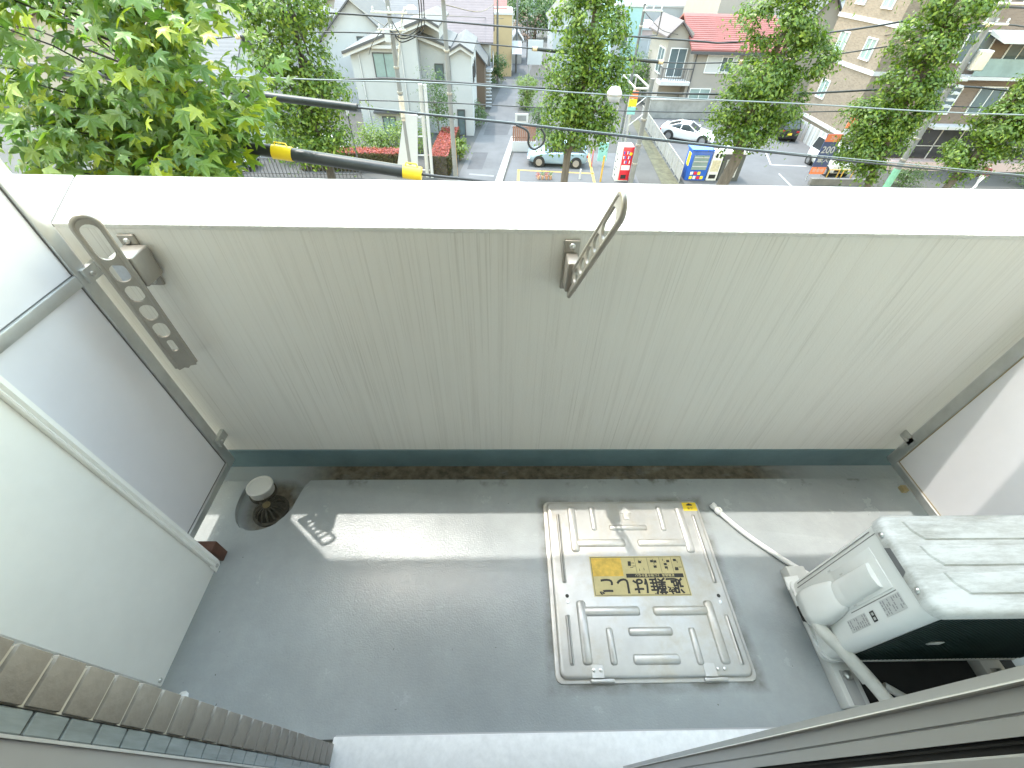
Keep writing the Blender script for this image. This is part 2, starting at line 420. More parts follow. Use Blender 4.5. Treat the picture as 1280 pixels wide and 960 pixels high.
# ---- sliding door leaf, slid to the right
sd = thing('sliding_door', 'grey aluminium sliding balcony door leaf standing open beside the outdoor unit', 'door', (0.8, 0.03, 0.046))
stile = [(0.366, 0.0605), (0.366, 0.0535), (0.3605, 0.0530), (0.3585, 0.0515), (0.3605, 0.0500), (0.3625, 0.0495), (0.3625, 0.0368), (0.3645, 0.0362), (0.3645, 0.0352), (0.3620, 0.0346), (0.3620, 0.0245), (0.392, 0.0245), (0.392, 0.0605)]
MB().prism(stile, 0.05, 2.075, 'z').build('stile', SASH, sd)
MB().prism([(0.3603, 0.0527), (0.3580, 0.0515), (0.3603, 0.0503)], 0.05, 2.075, 'z').build('stile_bead', SASH_L, sd)
MB().box(0.366, 0.39, 0.0235, 0.0245, 0.05, 2.075).build('gasket', BLACKR, sd)
MB().rbox(0.3635, 0.3655, 0.0208, 0.0225, 0.05, 2.075, 0.0004, 1).build('gasket', BLACKR, sd)
MB().box(0.3665, 0.39, 0.0160, 0.0238, 0.05, 2.075).build('gasket', BLACKR, sd)
MB().rbox(0.358, 0.392, -0.030, 0.0158, 0.05, 2.075, 0.0015).build('stile', SASH, sd)
MB().box(0.392, 1.285, 0.040, 0.046, 0.11, 2.02).build('pane', M('door_glass', (0.6, 0.65, 0.65), 0.05, var=0), sd)
MB().rbox(0.392, 1.285, 0.026, 0.060, 0.05, 0.11, 0.002).build('rail', SASH, sd)
MB().rbox(0.392, 1.285, 0.026, 0.060, 2.02, 2.075, 0.002).build('rail', SASH, sd)
g = MB()
for i in range(4): g.rbox(0.352 + i * 0.006, 0.3565 + i * 0.006, 0.000, 0.012, 0.052, 0.085, 0.001, 1)
g.build('brush_seal', M('tan_brush', (0.35, 0.28, 0.18), 0.8, var=0.2, scale=60), sd)

# ---- partitions to the neighbours
def partition(x, sgn, label):
    """sgn: +1 when the visible face looks towards +x"""
    o = thing('partition_screen', label, 'partition', (x, 0.63, 0.085))
    t0, t1 = x - 0.014, x + 0.014
    MB().rbox(t0, t1, 1.081, 1.122, 0.085, 2.62, 0.003).build('stile', ALU, o, smooth=40)
    MB().rbox(t0 + 0.006, t1 - 0.006, 1.122, 1.130, 0.085, 2.62, 0.002).build('edge_strip', SASH_L, o)
    MB().rbox(t0, t1, 0.150, 0.190, 0.085, 2.62, 0.003).build('stile', ALU, o, smooth=40)
    for z in (0.0852, 1.026, 1.80, 2.58): MB().rbox(t0 - 0.001, t1 + 0.001, 0.1905, 1.0805, z, z + 0.034, 0.003).build('rail', ALU, o, smooth=40)
    for a, b in ((0.1195, 1.0258), (1.0602, 1.7998), (1.8342, 2.5798)): MB().box(x - 0.004, x + 0.004, 0.1905, 1.0805, a, b).build('panel', PANEL, o)
    for a, b in ((0.1195, 1.0258), (1.0602, 1.7998)):
        g = MB(); q = x + sgn * 0.0055
        g.box(q - .0012, q + .0012, 1.0780, 1.0802, a, b); g.box(q - .0012, q + .0012, 0.192, 1.0779, a, a + 0.0022)
        g.build('glazing_bead', M('bead_grey', (0.13, 0.13, 0.125), 0.5, var=0) if sgn > 0 else mat_b, o)
    for z in (1.045, 0.235):
        c = MB().rbox(x - 0.004 + sgn * 0.010, x + 0.008 + sgn * 0.016, 1.098, 1.162, z - 0.022, z + 0.022, 0.003).build('clamp', ALU, o, smooth=40)
        MB().lathe([(0.008, -0.003), (0.008, 0.004), (0.004, 0.006)], n=12, mat=Matrix.Translation((x + sgn * 0.0245 + (0.0035 if sgn > 0 else 0), 1.118, z)) @ Matrix.Rotation(sgn * math.pi / 2, 4, 'Y')).build('bolt', SCREW, c)
    return o
mat_b = M('brass_bead', (0.42, 0.34, 0.18), 0.4, metal=0.6, var=0.05)
partition(XL, 1, 'pale lilac partition screen in an aluminium frame behind the white pipe cover')
partition(XR, -1, 'pale partition screen in an aluminium frame behind the outdoor unit')
MB().rbox(1.808, 1.832, 0.955, 0.985, 0.055, 0.078, 0.003).build('foot_bracket', mat_b, bpy.data.objects['partition_screen.001'])

# ---- white pipe cover on the left
pc = thing('pipe_cover', 'tall white sheet metal cover box with a raised edge strip beside the partition', 'cover box', (-1.13, 0.47, 0.06))
MB().rbox(-1.200, -1.086, 0.272, 0.640, 0.058, 2.30, 0.002).build('panel', WHITE, pc, smooth=40)
MB().prism([(-1.200, 0.640), (-1.074, 0.640), (-1.072, 0.644), (-1.078, 0.650), (-1.072, 0.656), (-1.074, 0.668), (-1.079, 0.671), (-1.200, 0.671)], 0.085, 2.30, 'z').build('edge_strip', WHITE, pc)
MB().prism([(0.633, 0.052), (0.663, 0.052), (0.671, 0.066), (0.671, 0.10), (0.633, 0.10)], -1.0835, -1.0805, 'x').build('corner_tab', WHITE, pc)
for (y, z) in ((0.652, 0.068), (0.286, 0.078)):
    MB().lathe([(0.0075, 0.0), (0.0075, 0.002), (0.005, 0.0045), (0.0, 0.005)], n=14, mat=Matrix.Translation((-1.0808 if y > .5 else -1.0862, y, z)) @ Matrix.Rotation(math.pi / 2, 4, 'Y')).build('screw', SCREW, pc, smooth=50)
wb = MB().rbox(-1.195, -1.105, 0.695, 0.735, 0.0, 0.10, 0.004).build('wood_block', WOOD, smooth=40)
tag(wb, 'small dark brown wooden block wedged beside the white pipe cover', 'block')
pp = thing('pipe_stub', 'short grey metal pipe end poking out under the white pipe cover', 'pipe', (-1.09, 0.245, 0.0))
MB().tube([(-1.12, 0.245, 0.022), (-1.062, 0.245, 0.020)], 0.017, 14).build('pipe', ALU_D, pp, smooth=50)
MB().lathe([(0.020, 0.0), (0.013, 0.004), (0.008, 0.006), (0.0, 0.007)], (-1.040, 0.250, 0.0), 9).build('sealant_blob', HOSEW, pp, smooth=60)

# ---- roof drain, white pipe stub
dr = thing('floor_drain', 'blackened domed floor drain grate in the gutter sump', 'drain', (-1.012, 0.925, -0.024))
DR = M('grimy_iron', (0.045, 0.040, 0.028), 0.7, var=0.5, scale=30, bump=0.4, bscale=80)
MB().lathe([(0.075, 0.0), (0.074, 0.006), (0.062, 0.009), (0.060, 0.002), (0.0, 0.001)], (-1.012, 0.925, -0.024), 28).build('collar', DR, dr, smooth=50)
for k in range(14):
    a = 2 * math.pi * k / 14; c, s = math.cos(a), math.sin(a)
    pts = [(-1.012 + c * r, 0.925 + s * r, -0.024 + z) for r, z in ((0.060, 0.004), (0.050, 0.030), (0.032, 0.046), (0.010, 0.052))]
    MB().tube(pts, 0.0045, 6).build('rib', DR, dr, smooth=60)
MB().lathe([(0.016, 0.0), (0.016, 0.008), (0.0, 0.010)], (-1.012, 0.925, 0.024), 16).build('cap', M('rusty_cap', (0.14, 0.11, 0.05), 0.7, var=0.4, scale=40), dr, smooth=50)
tube_m = Matrix.Translation((-1.078, 1.012, -0.024)) @ Matrix.Rotation(R(-6), 4, 'X')
ps = thing('white_pipe_cap', 'round white capped pipe end standing next to the floor drain', 'pipe', (-1.078, 1.012, -0.024))
MB().lathe([(0.050, 0.0), (0.052, 0.045), (0.055, 0.048), (0.055, 0.058), (0.052, 0.060), (0.049, 0.060), (0.046, 0.0565), (0.0, 0.0565)], n=32, mat=tube_m).build('cap', HOSEW, ps, smooth=45)
MB().lathe([(0.0565, 0.0), (0.0565, 0.012), (0.051, 0.016)], n=32, mat=tube_m).build('collar', DR, ps, smooth=45)

# ---- clothes-pole brackets
def arm_mesh(L, W, T, holes, mat4):
    """flat bar along +u with a wide loop at the far end; holes (u0,u1,halfwidth)"""
    bm = bmesh.new()
    def loop(pts):
        vs = [bm.verts.new((u, v, 0)) for u, v in pts]
        return [bm.edges.new((vs[i], vs[(i + 1) % len(vs)])) for i in range(len(vs))]
    h = W / 2; out = [(0, -h * 0.86), (0.012, -h)]
    out += [(L - h + h * math.sin(a), -h * math.cos(a)) for a in [math.pi * k / 10 for k in range(11)]]
    out += [(0.012, h), (0, h * 0.86), (0.004, 0.3 * h), (-0.003, 0.0), (0.004, -0.3 * h)]
    ed = loop(out)
    for (u0, u1, hw) in holes:
        r = min(hw, (u1 - u0) / 2) ; pts = []
        pts += [(u1 - r + r * math.sin(a), -hw * math.cos(a)) for a in [math.pi * k / 8 for k in range(9)]]
        pts += [(u0 + r - r * math.sin(a), hw * math.cos(a)) for a in [math.pi * k / 8 for k in range(9)]]
        q = [pts[0]]
        for p in pts[1:]:
            if (p[0] - q[-1][0]) ** 2 + (p[1] - q[-1][1]) ** 2 > 1e-9: q.append(p)
        if (q[0][0] - q[-1][0]) ** 2 + (q[0][1] - q[-1][1]) ** 2 < 1e-9: q.pop()
        ed += loop(q)
    bmesh.ops.triangle_fill(bm, use_beauty=True, use_dissolve=False, edges=ed)
    r = bmesh.ops.extrude_face_region(bm, geom=list(bm.faces))
    bmesh.ops.translate(bm, verts=[v for v in r['geom'] if isinstance(v, bmesh.types.BMVert)], vec=(0, 0, T))
    bmesh.ops.translate(bm, verts=list(bm.verts), vec=(0, 0, -T / 2))
    return MB().addbm(bm, mat4)
def basis(o, u, v, w):
    u, v, w = Vector(u).normalized(), Vector(v).normalized(), Vector(w).normalized()
    return Matrix(((u.x, v.x, w.x, o[0]), (u.y, v.y, w.y, o[1]), (u.z, v.z, w.z, o[2]), (0, 0, 0, 1)))
HOLES = [(0.072, 0.118, 0.009), (0.130, 0.184, 0.018), (0.196, 0.250, 0.0185), (0.262, 0.316, 0.0185), (0.328, 0.382, 0.0185), (0.396, 0.494, 0.020)]
def bracket(name, label, px, arm_o, arm_u, arm_v, arm_len, box, holes):
    o = thing(name, label, 'bracket', (px, 1.155, 1.06), group=None)
    MB().rbox(px - 0.023, px + 0.023, 1.150, 1.1612, 0.985, 1.149, 0.004, 3).build('wall_plate', ALU_D, o, smooth=40)
    for z in (1.131, 1.003):
        MB().lathe([(0.0095, 0.0), (0.0095, 0.003), (0.006, 0.006), (0.0, 0.007)], n=14, mat=Matrix.Translation((px, 1.1502, z)) @ Matrix.Rotation(math.pi / 2, 4, 'X')).build('screw', SCREW, o, smooth=50)
    MB().rbox(*box, 0.006, 3).build('pivot_box', ALU_D, o, smooth=40)
    w = Vector(arm_u).cross(Vector(arm_v))
    a = arm_mesh(arm_len, 0.058, 0.007, holes, basis(arm_o, arm_u, arm_v, w)).build('arm', ALU_D, o, smooth=35)
    # raised rim round the arm
    u, v, w = Vector(arm_u).normalized(), Vector(arm_v).normalized(), w.normalized(); O = Vector(arm_o); h = 0.027
    pts = [O + u * 0.01 - v * h] + [O + u * (arm_len - 0.029 + h * math.sin(t)) - v * h * math.cos(t) for t in [math.pi * k / 12 for k in range(13)]] + [O + u * 0.01 + v * h]
    MB().tube(pts, 0.0066, 8).build('rim', ALU_D, a, smooth=60)
    return o
lv = Vector((0.83, 0.55, 0)).normalized()
lb = bracket('clothes_pole_bracket', 'bronze clothes-pole bracket with its arm folded straight down the parapet wall', -1.061, (-1.045, 1.050, 0.735), (0, 0, 1), lv, 0.515, (-1.078, -1.012, 1.072, 1.1505, 1.030, 1.122), HOLES)
MB().box(-1.0745, -1.0350, 1.0705, 1.0715, 1.045, 1.100).build('maker_label', M('silver_label', (0.55, 0.58, 0.62), 0.35, metal=0.4, var=0.1, scale=60), lb)
ra, rb = Vector((0.205, 1.105, 1.020)), Vector((0.237, 0.835, 1.385))
ru = (rb - ra).normalized(); rw = Vector((1, 0, 0)); rw = (rw - ru * rw.dot(ru)).normalized(); rv = rw.cross(ru)
bracket('clothes_pole_bracket', 'bronze clothes-pole bracket with its slotted arm tilted up and out from the parapet', 0.208, ra - ru * 0.01, ru, rv, (rb - ra).length + 0.03, (0.190, 0.226, 1.086, 1.1505, 1.015, 1.112), [(a - .05, b - .05, c) for a, b, c in HOLES])

# ---- escape hatch
hx0, hx1, hy0, hy1 = 0.205, 0.872, 0.283, 0.938
eh = thing('escape_hatch', 'stainless escape ladder hatch lid with pressed ribs and a cream sign in the floor', 'hatch', ((hx0 + hx1) / 2, (hy0 + hy1) / 2, 0))
def rrect(x0, x1, y0, y1, r, k=5):
    p = []
    for cx, cy, a0 in ((x1 - r, y1 - r, 0), (x0 + r, y1 - r, 90), (x0 + r, y0 + r, 180), (x1 - r, y0 + r, 270)):
        p += [(cx + r * math.cos(R(a0 + 90 * i / k)), cy + r * math.sin(R(a0 + 90 * i / k))) for i in range(k + 1)]
    return p
def rings(rs):
    """stack of (poly, z) rings of equal count, capped at the top"""
    m = MB(); n = len(rs[0][0]); vs = []; fs = []
    for p, z in rs: vs += [(x, y, z) for x, y in p]
    for i in range(len(rs) - 1): fs += [(i * n + k, i * n + (k + 1) % n, (i + 1) * n + (k + 1) % n, (i + 1) * n + k) for k in range(n)]
    fs.append(tuple(range((len(rs) - 1) * n, len(rs) * n)))
    return m.add(vs, fs)
MB_f = rings([(rrect(hx0 - .016, hx1 + .014, hy0 - .014, hy1 + .010, .026), 0.0), (rrect(hx0 - .014, hx1 + .012, hy0 - .012, hy1 + .008, .024), 0.005), (rrect(hx0 - .010, hx1 + .008, hy0 - .008, hy1 + .004, .022), 0.006)])
MB_f.build('frame', STEEL, eh, smooth=30)
ZL = 0.020
rings([(rrect(hx0, hx1, hy0, hy1, .022), 0.004), (rrect(hx0, hx1, hy0, hy1, .022), ZL - .007), (rrect(hx0 + .003, hx1 - .003, hy0 + .003, hy1 - .003, .021), ZL - .002), (rrect(hx0 + .009, hx1 - .009, hy0 + .009, hy1 - .009, .017), ZL)]).build('lid', STEEL, eh, smooth=50)
def rib(x0, x1, y0, y1, hgt=0.0085):
    r = min(x1 - x0, y1 - y0) * 0.32; e = 0.007
    rings([(rrect(x0, x1, y0, y1, r, 3), ZL - .001), (rrect(x0 + e * .35, x1 - e * .35, y0 + e * .35, y1 - e * .35, r * .85, 3), ZL + hgt * .55), (rrect(x0 + e, x1 - e, y0 + e, y1 - e, r * .6, 3), ZL + hgt)]).build('rib', STEEL, eh, smooth=60)
def vr(x, ya, yb, w=0.030): rib(x - w / 2, x + w / 2, min(ya, yb), max(ya, yb))
def hr(y, xa, xb, w=0.034, hgt=0.0085): rib(min(xa, xb), max(xa, xb), y - w / 2, y + w / 2, hgt)
vr(0.309, 0.915, 0.712, .036); vr(0.399, 0.915, 0.803, .026); vr(0.697, 0.914, 0.800, .026); vr(0.784, 0.912, 0.706, .036)
hr(0.816, 0.462, 0.626, .026); hr(0.750, 0.312, 0.520, .034, .0081); hr(0.750, 0.569, 0.781, .034, .0081)
vr(0.250, 0.880, 0.592, .018); vr(0.840, 0.874, 0.586, .018)
vr(0.249, 0.481, 0.320, .018); vr(0.840, 0.475, 0.314, .018)
vr(0.303, 0.530, 0.320, .036); vr(0.785, 0.525, 0.317, .036)
hr(0.4905, 0.306, 0.522, .034, .0081); hr(0.490, 0.570, 0.782, .034, .0081)
vr(0.395, 0.437, 0.319, .026); vr(0.696, 0.434, 0.316, .026); hr(0.422, 0.463, 0.626, .030); hr(0.336, 0.462, 0.629, .034)
# pressed arrow
ar = [(0.546, 0.918), (0.519, 0.882), (0.534, 0.882), (0.534, 0.850), (0.558, 0.850), (0.558, 0.882), (0.573, 0.882)]
cxa, cya = 0.546, 0.885
rings([(ar, ZL - .001), ([(x * .9 + cxa * .1, y * .9 + cya * .1) for x, y in ar], ZL + .0028)]).build('arrow_emboss', STEEL, eh)
for x, y in ((0.255, 0.546), (0.255, 0.525), (0.837, 0.541), (0.837, 0.519)):
    MB().lathe([(0.007, 0), (0.006, .0008), (0.0, .001)], (x, y, ZL), 12).build('rivet', INK if y > .53 else SCREW, eh)
for x, y in ((0.321, 0.306), (0.344, 0.306), (0.750, 0.304), (0.773, 0.304)):
    MB().lathe([(0.006, 0), (0.0055, .0025), (0.0, .004)], (x, y, ZL + .0015), 12).build('rivet', SCREW, eh, smooth=60)
for a in (0.308, 0.697):
    hgi = MB().rbox(a, a + 0.082, hy0 - 0.012, hy0 + 0.000, 0.004, 0.016, 0.004, 2).build('hinge', STEEL, eh, smooth=40)
    MB().rbox(a + .004, a + .046, hy0 + .0005, hy0 + .040, ZL - .001, ZL + .0018, 0.0008, 1).build('hinge_leaf', STEEL, hgi)
# cream sign, upside down for the viewer, as it is read from the parapet side
sx0, sx1, sy0, sy1 = 0.359, 0.735, 0.542, 0.694
sg = MB().box(sx0, sx1, sy0, sy1, ZL, ZL + .0012).build('sign', STK_C, eh)
zt = ZL + .0012
MB().box(sx0 + .006, sx0 + .127, sy0 + .074, sy1 - .006, zt, zt + .0004).build('sign_field', STK_Y, sg)
MB().box(sx0 + .137, sx1 - .012, sy0 + .068, sy0 + .083, zt, zt + .0004).build('sign_bar', INK, sg)
fr = MB()
for b in ((sx0 + .004, sx1 - .004, sy0 + .003, sy0 + .0048), (sx0 + .004, sx1 - .004, sy1 - .0048, sy1 - .003), (sx0 + .004, sx0 + .0058, sy0 + .0048, sy1 - .0048), (sx1 - .0058, sx1 - .004, sy0 + .0048, sy1 - .0048)): fr.box(*b, zt, zt + .0005)
for xx_ in (0.182, 0.232, 0.282, 0.330): fr.box(sx0 + xx_, sx0 + xx_ + .0012, sy0 + .086, sy1 - .006, zt, zt + .0005)
fr.build('sign_border', M('olive_ink', (0.16, 0.14, 0.08), 0.6, var=0), sg)
text('避難はしご', 0.064, ((sx0 + sx1) / 2, sy0 + .0415, zt + .0006), (0, 0, math.pi), INK, sg, bold=0.0014, sx=1.04)
text('避難器具  上に物を置かない', 0.0125, ((sx0 + sx1) / 2 + .062, sy0 + .0775, zt + .0008), (0, 0, math.pi), STK_C, sg, bold=0.0002)
# pictograms of the instructions: little ladders, hatches and figures
pg = MB()
for i, xx_ in enumerate((0.160, 0.207, 0.257, 0.306, 0.348)):
    cx = sx0 + xx_; cy = sy0 + .114
    rr = random.Random(i)
    for q in range(7):
        a, b = rr.uniform(-.014, .010), rr.uniform(-.022, .020)
        pg.box(cx + a, cx + a + rr.choice((.002, .012)), cy + b, cy + b + rr.choice((.0018, .009)), zt, zt + .0005 + q * .00006)
pg.build('pictogram', INK, sg)
yl = MB().box(0.808, 0.870, 0.893, 0.932, ZL, ZL + .001).build('corner_sticker', YEL, eh)
MB().prism([(0.824, 0.921), (0.839, 0.928), (0.854, 0.921), (0.850, 0.917), (0.828, 0.917)], ZL + .001, ZL + .0014, 'z').build('sticker_mark', INK, yl)
text('注意', 0.013, (0.839, 0.905, ZL + .0015), (0, 0, math.pi), INK, yl)

# ---- outdoor unit
ac = thing('air_conditioner_unit', 'white air conditioner outdoor unit on plastic feet beside the hatch', 'air conditioner', (1.46, 0.44, 0.0))
ax0, ax1, ay0, ay1, az0, az1 = 1.105, 1.795, 0.318, 0.572, 0.060, 0.590
bd = MB()
prof = rrect(ax0, ax1, ay0, ay1, 0.030, 4)
prof_in = [(x, y) for x, y in prof]
bd.prism(prof_in, az0 + .012, az1 - .002, 'z')
bdy = bd.build('body', ACW, ac, smooth=40)
MB().prism(rrect(ax0 - .008, ax1 + .008, ay0 - .006, ay1 + .008, 0.034, 4), az0 - .002, az0 + .016, 'z').build('base_pan', ACW, ac, smooth=40)
MB().prism([(1.092, 0.545), (1.096, 0.592), (1.150, 0.598), (1.150, 0.560)], az0 - .004, az0 + .004, 'z').build('mounting_lug', ACW, ac)
tp = MB(); T = lambda d, z, r: (rrect(ax0 - .007 + d, ax1 + .007 - d, ay0 - .010 + d, ay1 + .006 - d, r, 5), z)
top = rings([T(.0, az1 - .030, .034), T(-.001, az1 - .004, .035), T(.004, az1 + .006, .031), T(.014, az1 + .010, .026), T(.022, az1 + .008, .022)]).build('top_cover', ACTOP, ac, smooth=50)
for (xa, ya, yb) in ((1.162, 0.500, 0.556), (1.165, 0.428, 0.484), (1.180, 0.356, 0.412)):
    p = [(xa, yb), (xa + .008, yb - .030), (xa + .032, ya), (ax1 - .04, ya), (ax1 - .03, yb - .02), (ax1 - .04, yb)]
    cx_, cy_ = sum(q[0] for q in p) / 6, sum(q[1] for q in p) / 6
    sh = lambda d: [(x + (d if x < cx_ else -d), y + (d if y < cy_ else -d)) for x, y in p]
    rings([(p, az1 + .0075), (sh(.003), az1 + .013), (sh(.008), az1 + .0145)]).build('raised_panel', ACTOP, top, smooth=30)
for (y, z) in ((0.524, 0.578), (0.373, 0.578)):
    MB().lathe([(0.0085, 0), (0.0085, .003), (0.005, .006), (0, .007)], n=12, mat=Matrix.Translation((ax0 - .0065, y, z)) @ Matrix.Rotation(-math.pi / 2, 4, 'Y')).build('screw', SCREW, top, smooth=50)
# side service panel, seams, handle slot
se = MB()
def seam(y0_, z0_, y1_, z1_, w=.0022): se.prism([(y0_ - w / 2, z0_ - w / 2), (y1_ + w / 2, z0_ - w / 2), (y1_ + w / 2, z1_ + w / 2), (y0_ - w / 2, z1_ + w / 2)], ax0 - .0008, ax0 + .0004, 'x')
seam(0.541, 0.10, 0.541, 0.565); seam(0.553, 0.11, 0.553, 0.535); seam(0.398, 0.30, 0.398, 0.507); seam(0.349, 0.566, 0.541, 0.566)
se.build('seam', M('seam_grey', (0.20, 0.20, 0.19), 0.6, var=0), bdy)
MB().rbox(ax0 - .003, ax0 + .002, 0.405, 0.520, 0.30, 0.505, 0.002).build('service_panel', ACW, bdy, smooth=40)
MB().prism([(0.412, 0.5605), (0.494, 0.5605), (0.486, 0.5795), (0.420, 0.5795)], ax0 - .0078, ax0 - .0068, 'x').build('hand_slot', M('slot_grey', (0.16, 0.16, 0.16), 0.6, var=0), top)
# valve cover: half-round bulge, wide at the foot
def bulge(z0, z1, yc, w, d, name, mat, cap=True, k=10):
    m = MB(); vs = []; fs = []
    for z, ww, dd in ((z0, w[0], d[0]), ((z0 + z1) / 2, (w[0] + w[1]) / 2, (d[0] + d[1]) / 2), (z1, w[1], d[1])):
        for i in range(k + 1):
            a = math.pi * i / k; s_ = math.sin(a); e = 0.62
            vs.append((ax0 - dd * (s_ ** e), yc + ww / 2 * math.cos(a), z))
    n = k + 1
    for j in range(2): fs += [(j * n + i, j * n + i + 1, (j + 1) * n + i + 1, (j + 1) * n + i) for i in range(k)]
    if cap: fs.append(tuple(range(2 * n, 3 * n)))
    return m.add(vs, fs).build(name, mat, bdy, smooth=50)
bulge(0.310, 0.474, 0.452, (0.078, 0.072), (0.022, 0.020), 'handle_bulge', ACW)
bulge(0.300, 0.385, 0.452, (0.080, 0.080), (0.026, 0.014), 'handle_bulge', ACW)
def flare(secs, yc, name, k=14):
    vs = []; fs = []; n = k + 1
    for z, ww, dd in secs:
        for i in range(n):
            a = math.pi * i / k; c_ = math.cos(a)
            vs.append((ax0 - dd * (math.sin(a) ** 0.34 if 0 < i < k else 0), yc + ww / 2 * math.copysign(abs(c_) ** 0.8, c_), z))
    for j in range(len(secs) - 1): fs += [(j * n + i, j * n + i + 1, (j + 1) * n + i + 1, (j + 1) * n + i) for i in range(k)]
    fs.append(tuple(range((len(secs) - 1) * n, len(secs) * n)))
    o_ = MB().add(vs, fs).build(name, ACW, bdy, smooth=50)
    o_.modifiers.new('thickness', 'SOLIDIFY').thickness = 0.002
flare([(0.150, 0.116, 0.062), (0.185, 0.116, 0.060), (0.225, 0.112, 0.052), (0.258, 0.104, 0.040), (0.290, 0.092, 0.028), (0.304, 0.084, 0.018)], 0.452, 'valve_cover')
for (y, z) in ((0.500, 0.345), (0.410, 0.335), (0.527, 0.300)):
    MB().rbox(ax0 - .004, ax0 - .002, y - .002, y + .002, z - .008, z + .008, 0.0008, 1).build('vent_slot', SCREW, bdy)
RPX = Matrix.Rotation(math.pi / 2, 3, 'X')
def side_label(y0_, y1_, z0_, z1_, rows, seed):
    lb_ = MB().box(ax0 - .0016, ax0 - .0004, y0_, y1_, z0_, z1_).build('rating_label', M('label_grey', (0.55, 0.55, 0.53), 0.5, var=0.05), bdy)
    rr = random.Random(seed); g = MB(); h = (z1_ - z0_) / rows
    for i in range(rows):
        y = y1_ - .003
        while y > y0_ + .006:
            w = rr.uniform(.003, .012); y2 = max(y0_ + .002, y - w)
            if rr.random() < .75: g.box(ax0 - .0019, ax0 - .0017, y2, y, z0_ + h * (i + .3), z0_ + h * (i + .75))
            y = y2 - .002
    g.build('small_print', M('grey_ink', (0.30, 0.30, 0.30), 0.6, var=0), lb_)
    return lb_
side_label(0.350, 0.392, 0.428, 0.512, 9, 3); l2 = side_label(0.350, 0.384, 0.262, 0.352, 9, 4)
g = MB(); q = ax0 - .002
for b in ((0.352, 0.380, 0.372, 0.376), (0.352, 0.380, 0.386, 0.390), (0.376, 0.380, 0.376, 0.386), (0.352, 0.356, 0.376, 0.386), (0.364, 0.368, 0.376, 0.386)): g.box(q - .0003, q, *b)
g.build('symbol_mark', INK, l2)
# rear coil (towards the building wall)
MB().box(ax0 + .055, ax1 - .02, ay0 - .0045, ay0 - .001, az0 + .02, az1 - .034).build('coil', DARKCOIL, ac)
g = MB()
for i in range(44): g.box(ax0 + .06 + i * .0140, ax0 + .0612 + i * .0140, ay0 - .0065, ay0 - .0046, az0 + .025, az1 - .04)
g.build('fin', M('fin_green', (0.016, 0.035, 0.030), 0.45, var=0.3, scale=20), ac)
MB().rbox(ax0 + .175, ax0 + .215, ay0 - .010, ay0 - .007, 0.30, 0.325, .001, 1).build('sticker_scrap', M('scrap_white', (0.5, 0.5, 0.46), 0.7, var=0.3, scale=60), ac)
# feet
for fx in (1.128, 1.655):
    ft = MB().rbox(fx, fx + 0.075, 0.190, 0.640, 0.0, 0.052, 0.006).build('foot', M('foot_plastic', (0.60, 0.60, 0.57), 0.55, var=0.06, scale=20), ac, smooth=40)
    MB().rbox(fx + .018, fx + .057, 0.195, 0.290, 0.0515, 0.0535, 0.001, 1).build('foot_groove', M('foot_shade', (0.36, 0.36, 0.35), 0.6, var=0.05), ft)
    MB().lathe([(0.014, 0), (0.014, .012), (0.006, .016), (0, .016)], (fx + .037, 0.275, 0.053), 6).build('bolt', SCREW, ft)
def curve_pts(P, k=8):
    P = [Vector(p) for p in P]; out = []
    for i in range(len(P) - 1):
        p0, p1, p2, p3 = P[max(i - 1, 0)], P[i], P[i + 1], P[min(i + 2, len(P) - 1)]
        for j in range(k):
            t = j / k
            out.append(0.5 * ((2 * p1) + (p2 - p0) * t + (2 * p0 - 5 * p1 + 4 * p2 - p3) * t * t + (3 * p1 - p0 - 3 * p2 + p3) * t ** 3))
    return out + [P[-1]]
MB().tube(curve_pts([(1.070, 0.445, 0.175), (1.072, 0.418, 0.165), (1.082, 0.375, 0.165), (1.130, 0.318, 0.150), (1.195, 0.235, 0.120), (1.250, 0.135, 0.10)]), 0.021, 14).build('refrigerant_pipe', PIPEW, ac, smooth=60)
MB().tube(curve_pts([(1.072, 0.452, 0.150), (1.076, 0.425, 0.135), (1.100, 0.378, 0.125), (1.150, 0.312, 0.110), (1.19, 0.25, .09)]), 0.0105, 10).build('thin_pipe', PIPEW, ac, smooth=60)
MB().tube(curve_pts([(1.075, 0.475, 0.10), (1.068, 0.43, 0.115), (1.090, 0.41, 0.14)]), 0.006, 8).build('valve', BLACKR, ac, smooth=60)
MB().rbox(1.075, 1.104, 0.43, 0.48, 0.085, 0.14, .004).build('valve', BLACKR, ac)
MB().tube([(1.30, 0.25, 0.02), (1.42, 0.17, 0.02)], 0.012, 8).build('wire', HOSEW, ac)

sheet_ = MB().rbox(1.235, 1.82, 0.150, 0.50, 0.0, 0.006, 0.002, 1).build('dark_floor_sheet', M('near_black_sheet', (0.015, 0.016, 0.016), 0.8, var=0.3, scale=12))  # thin near-black sheet that darkens the floor under and behind the unit
tag(sheet_, 'thin near-black sheet on the floor under the outdoor unit', 'mat')
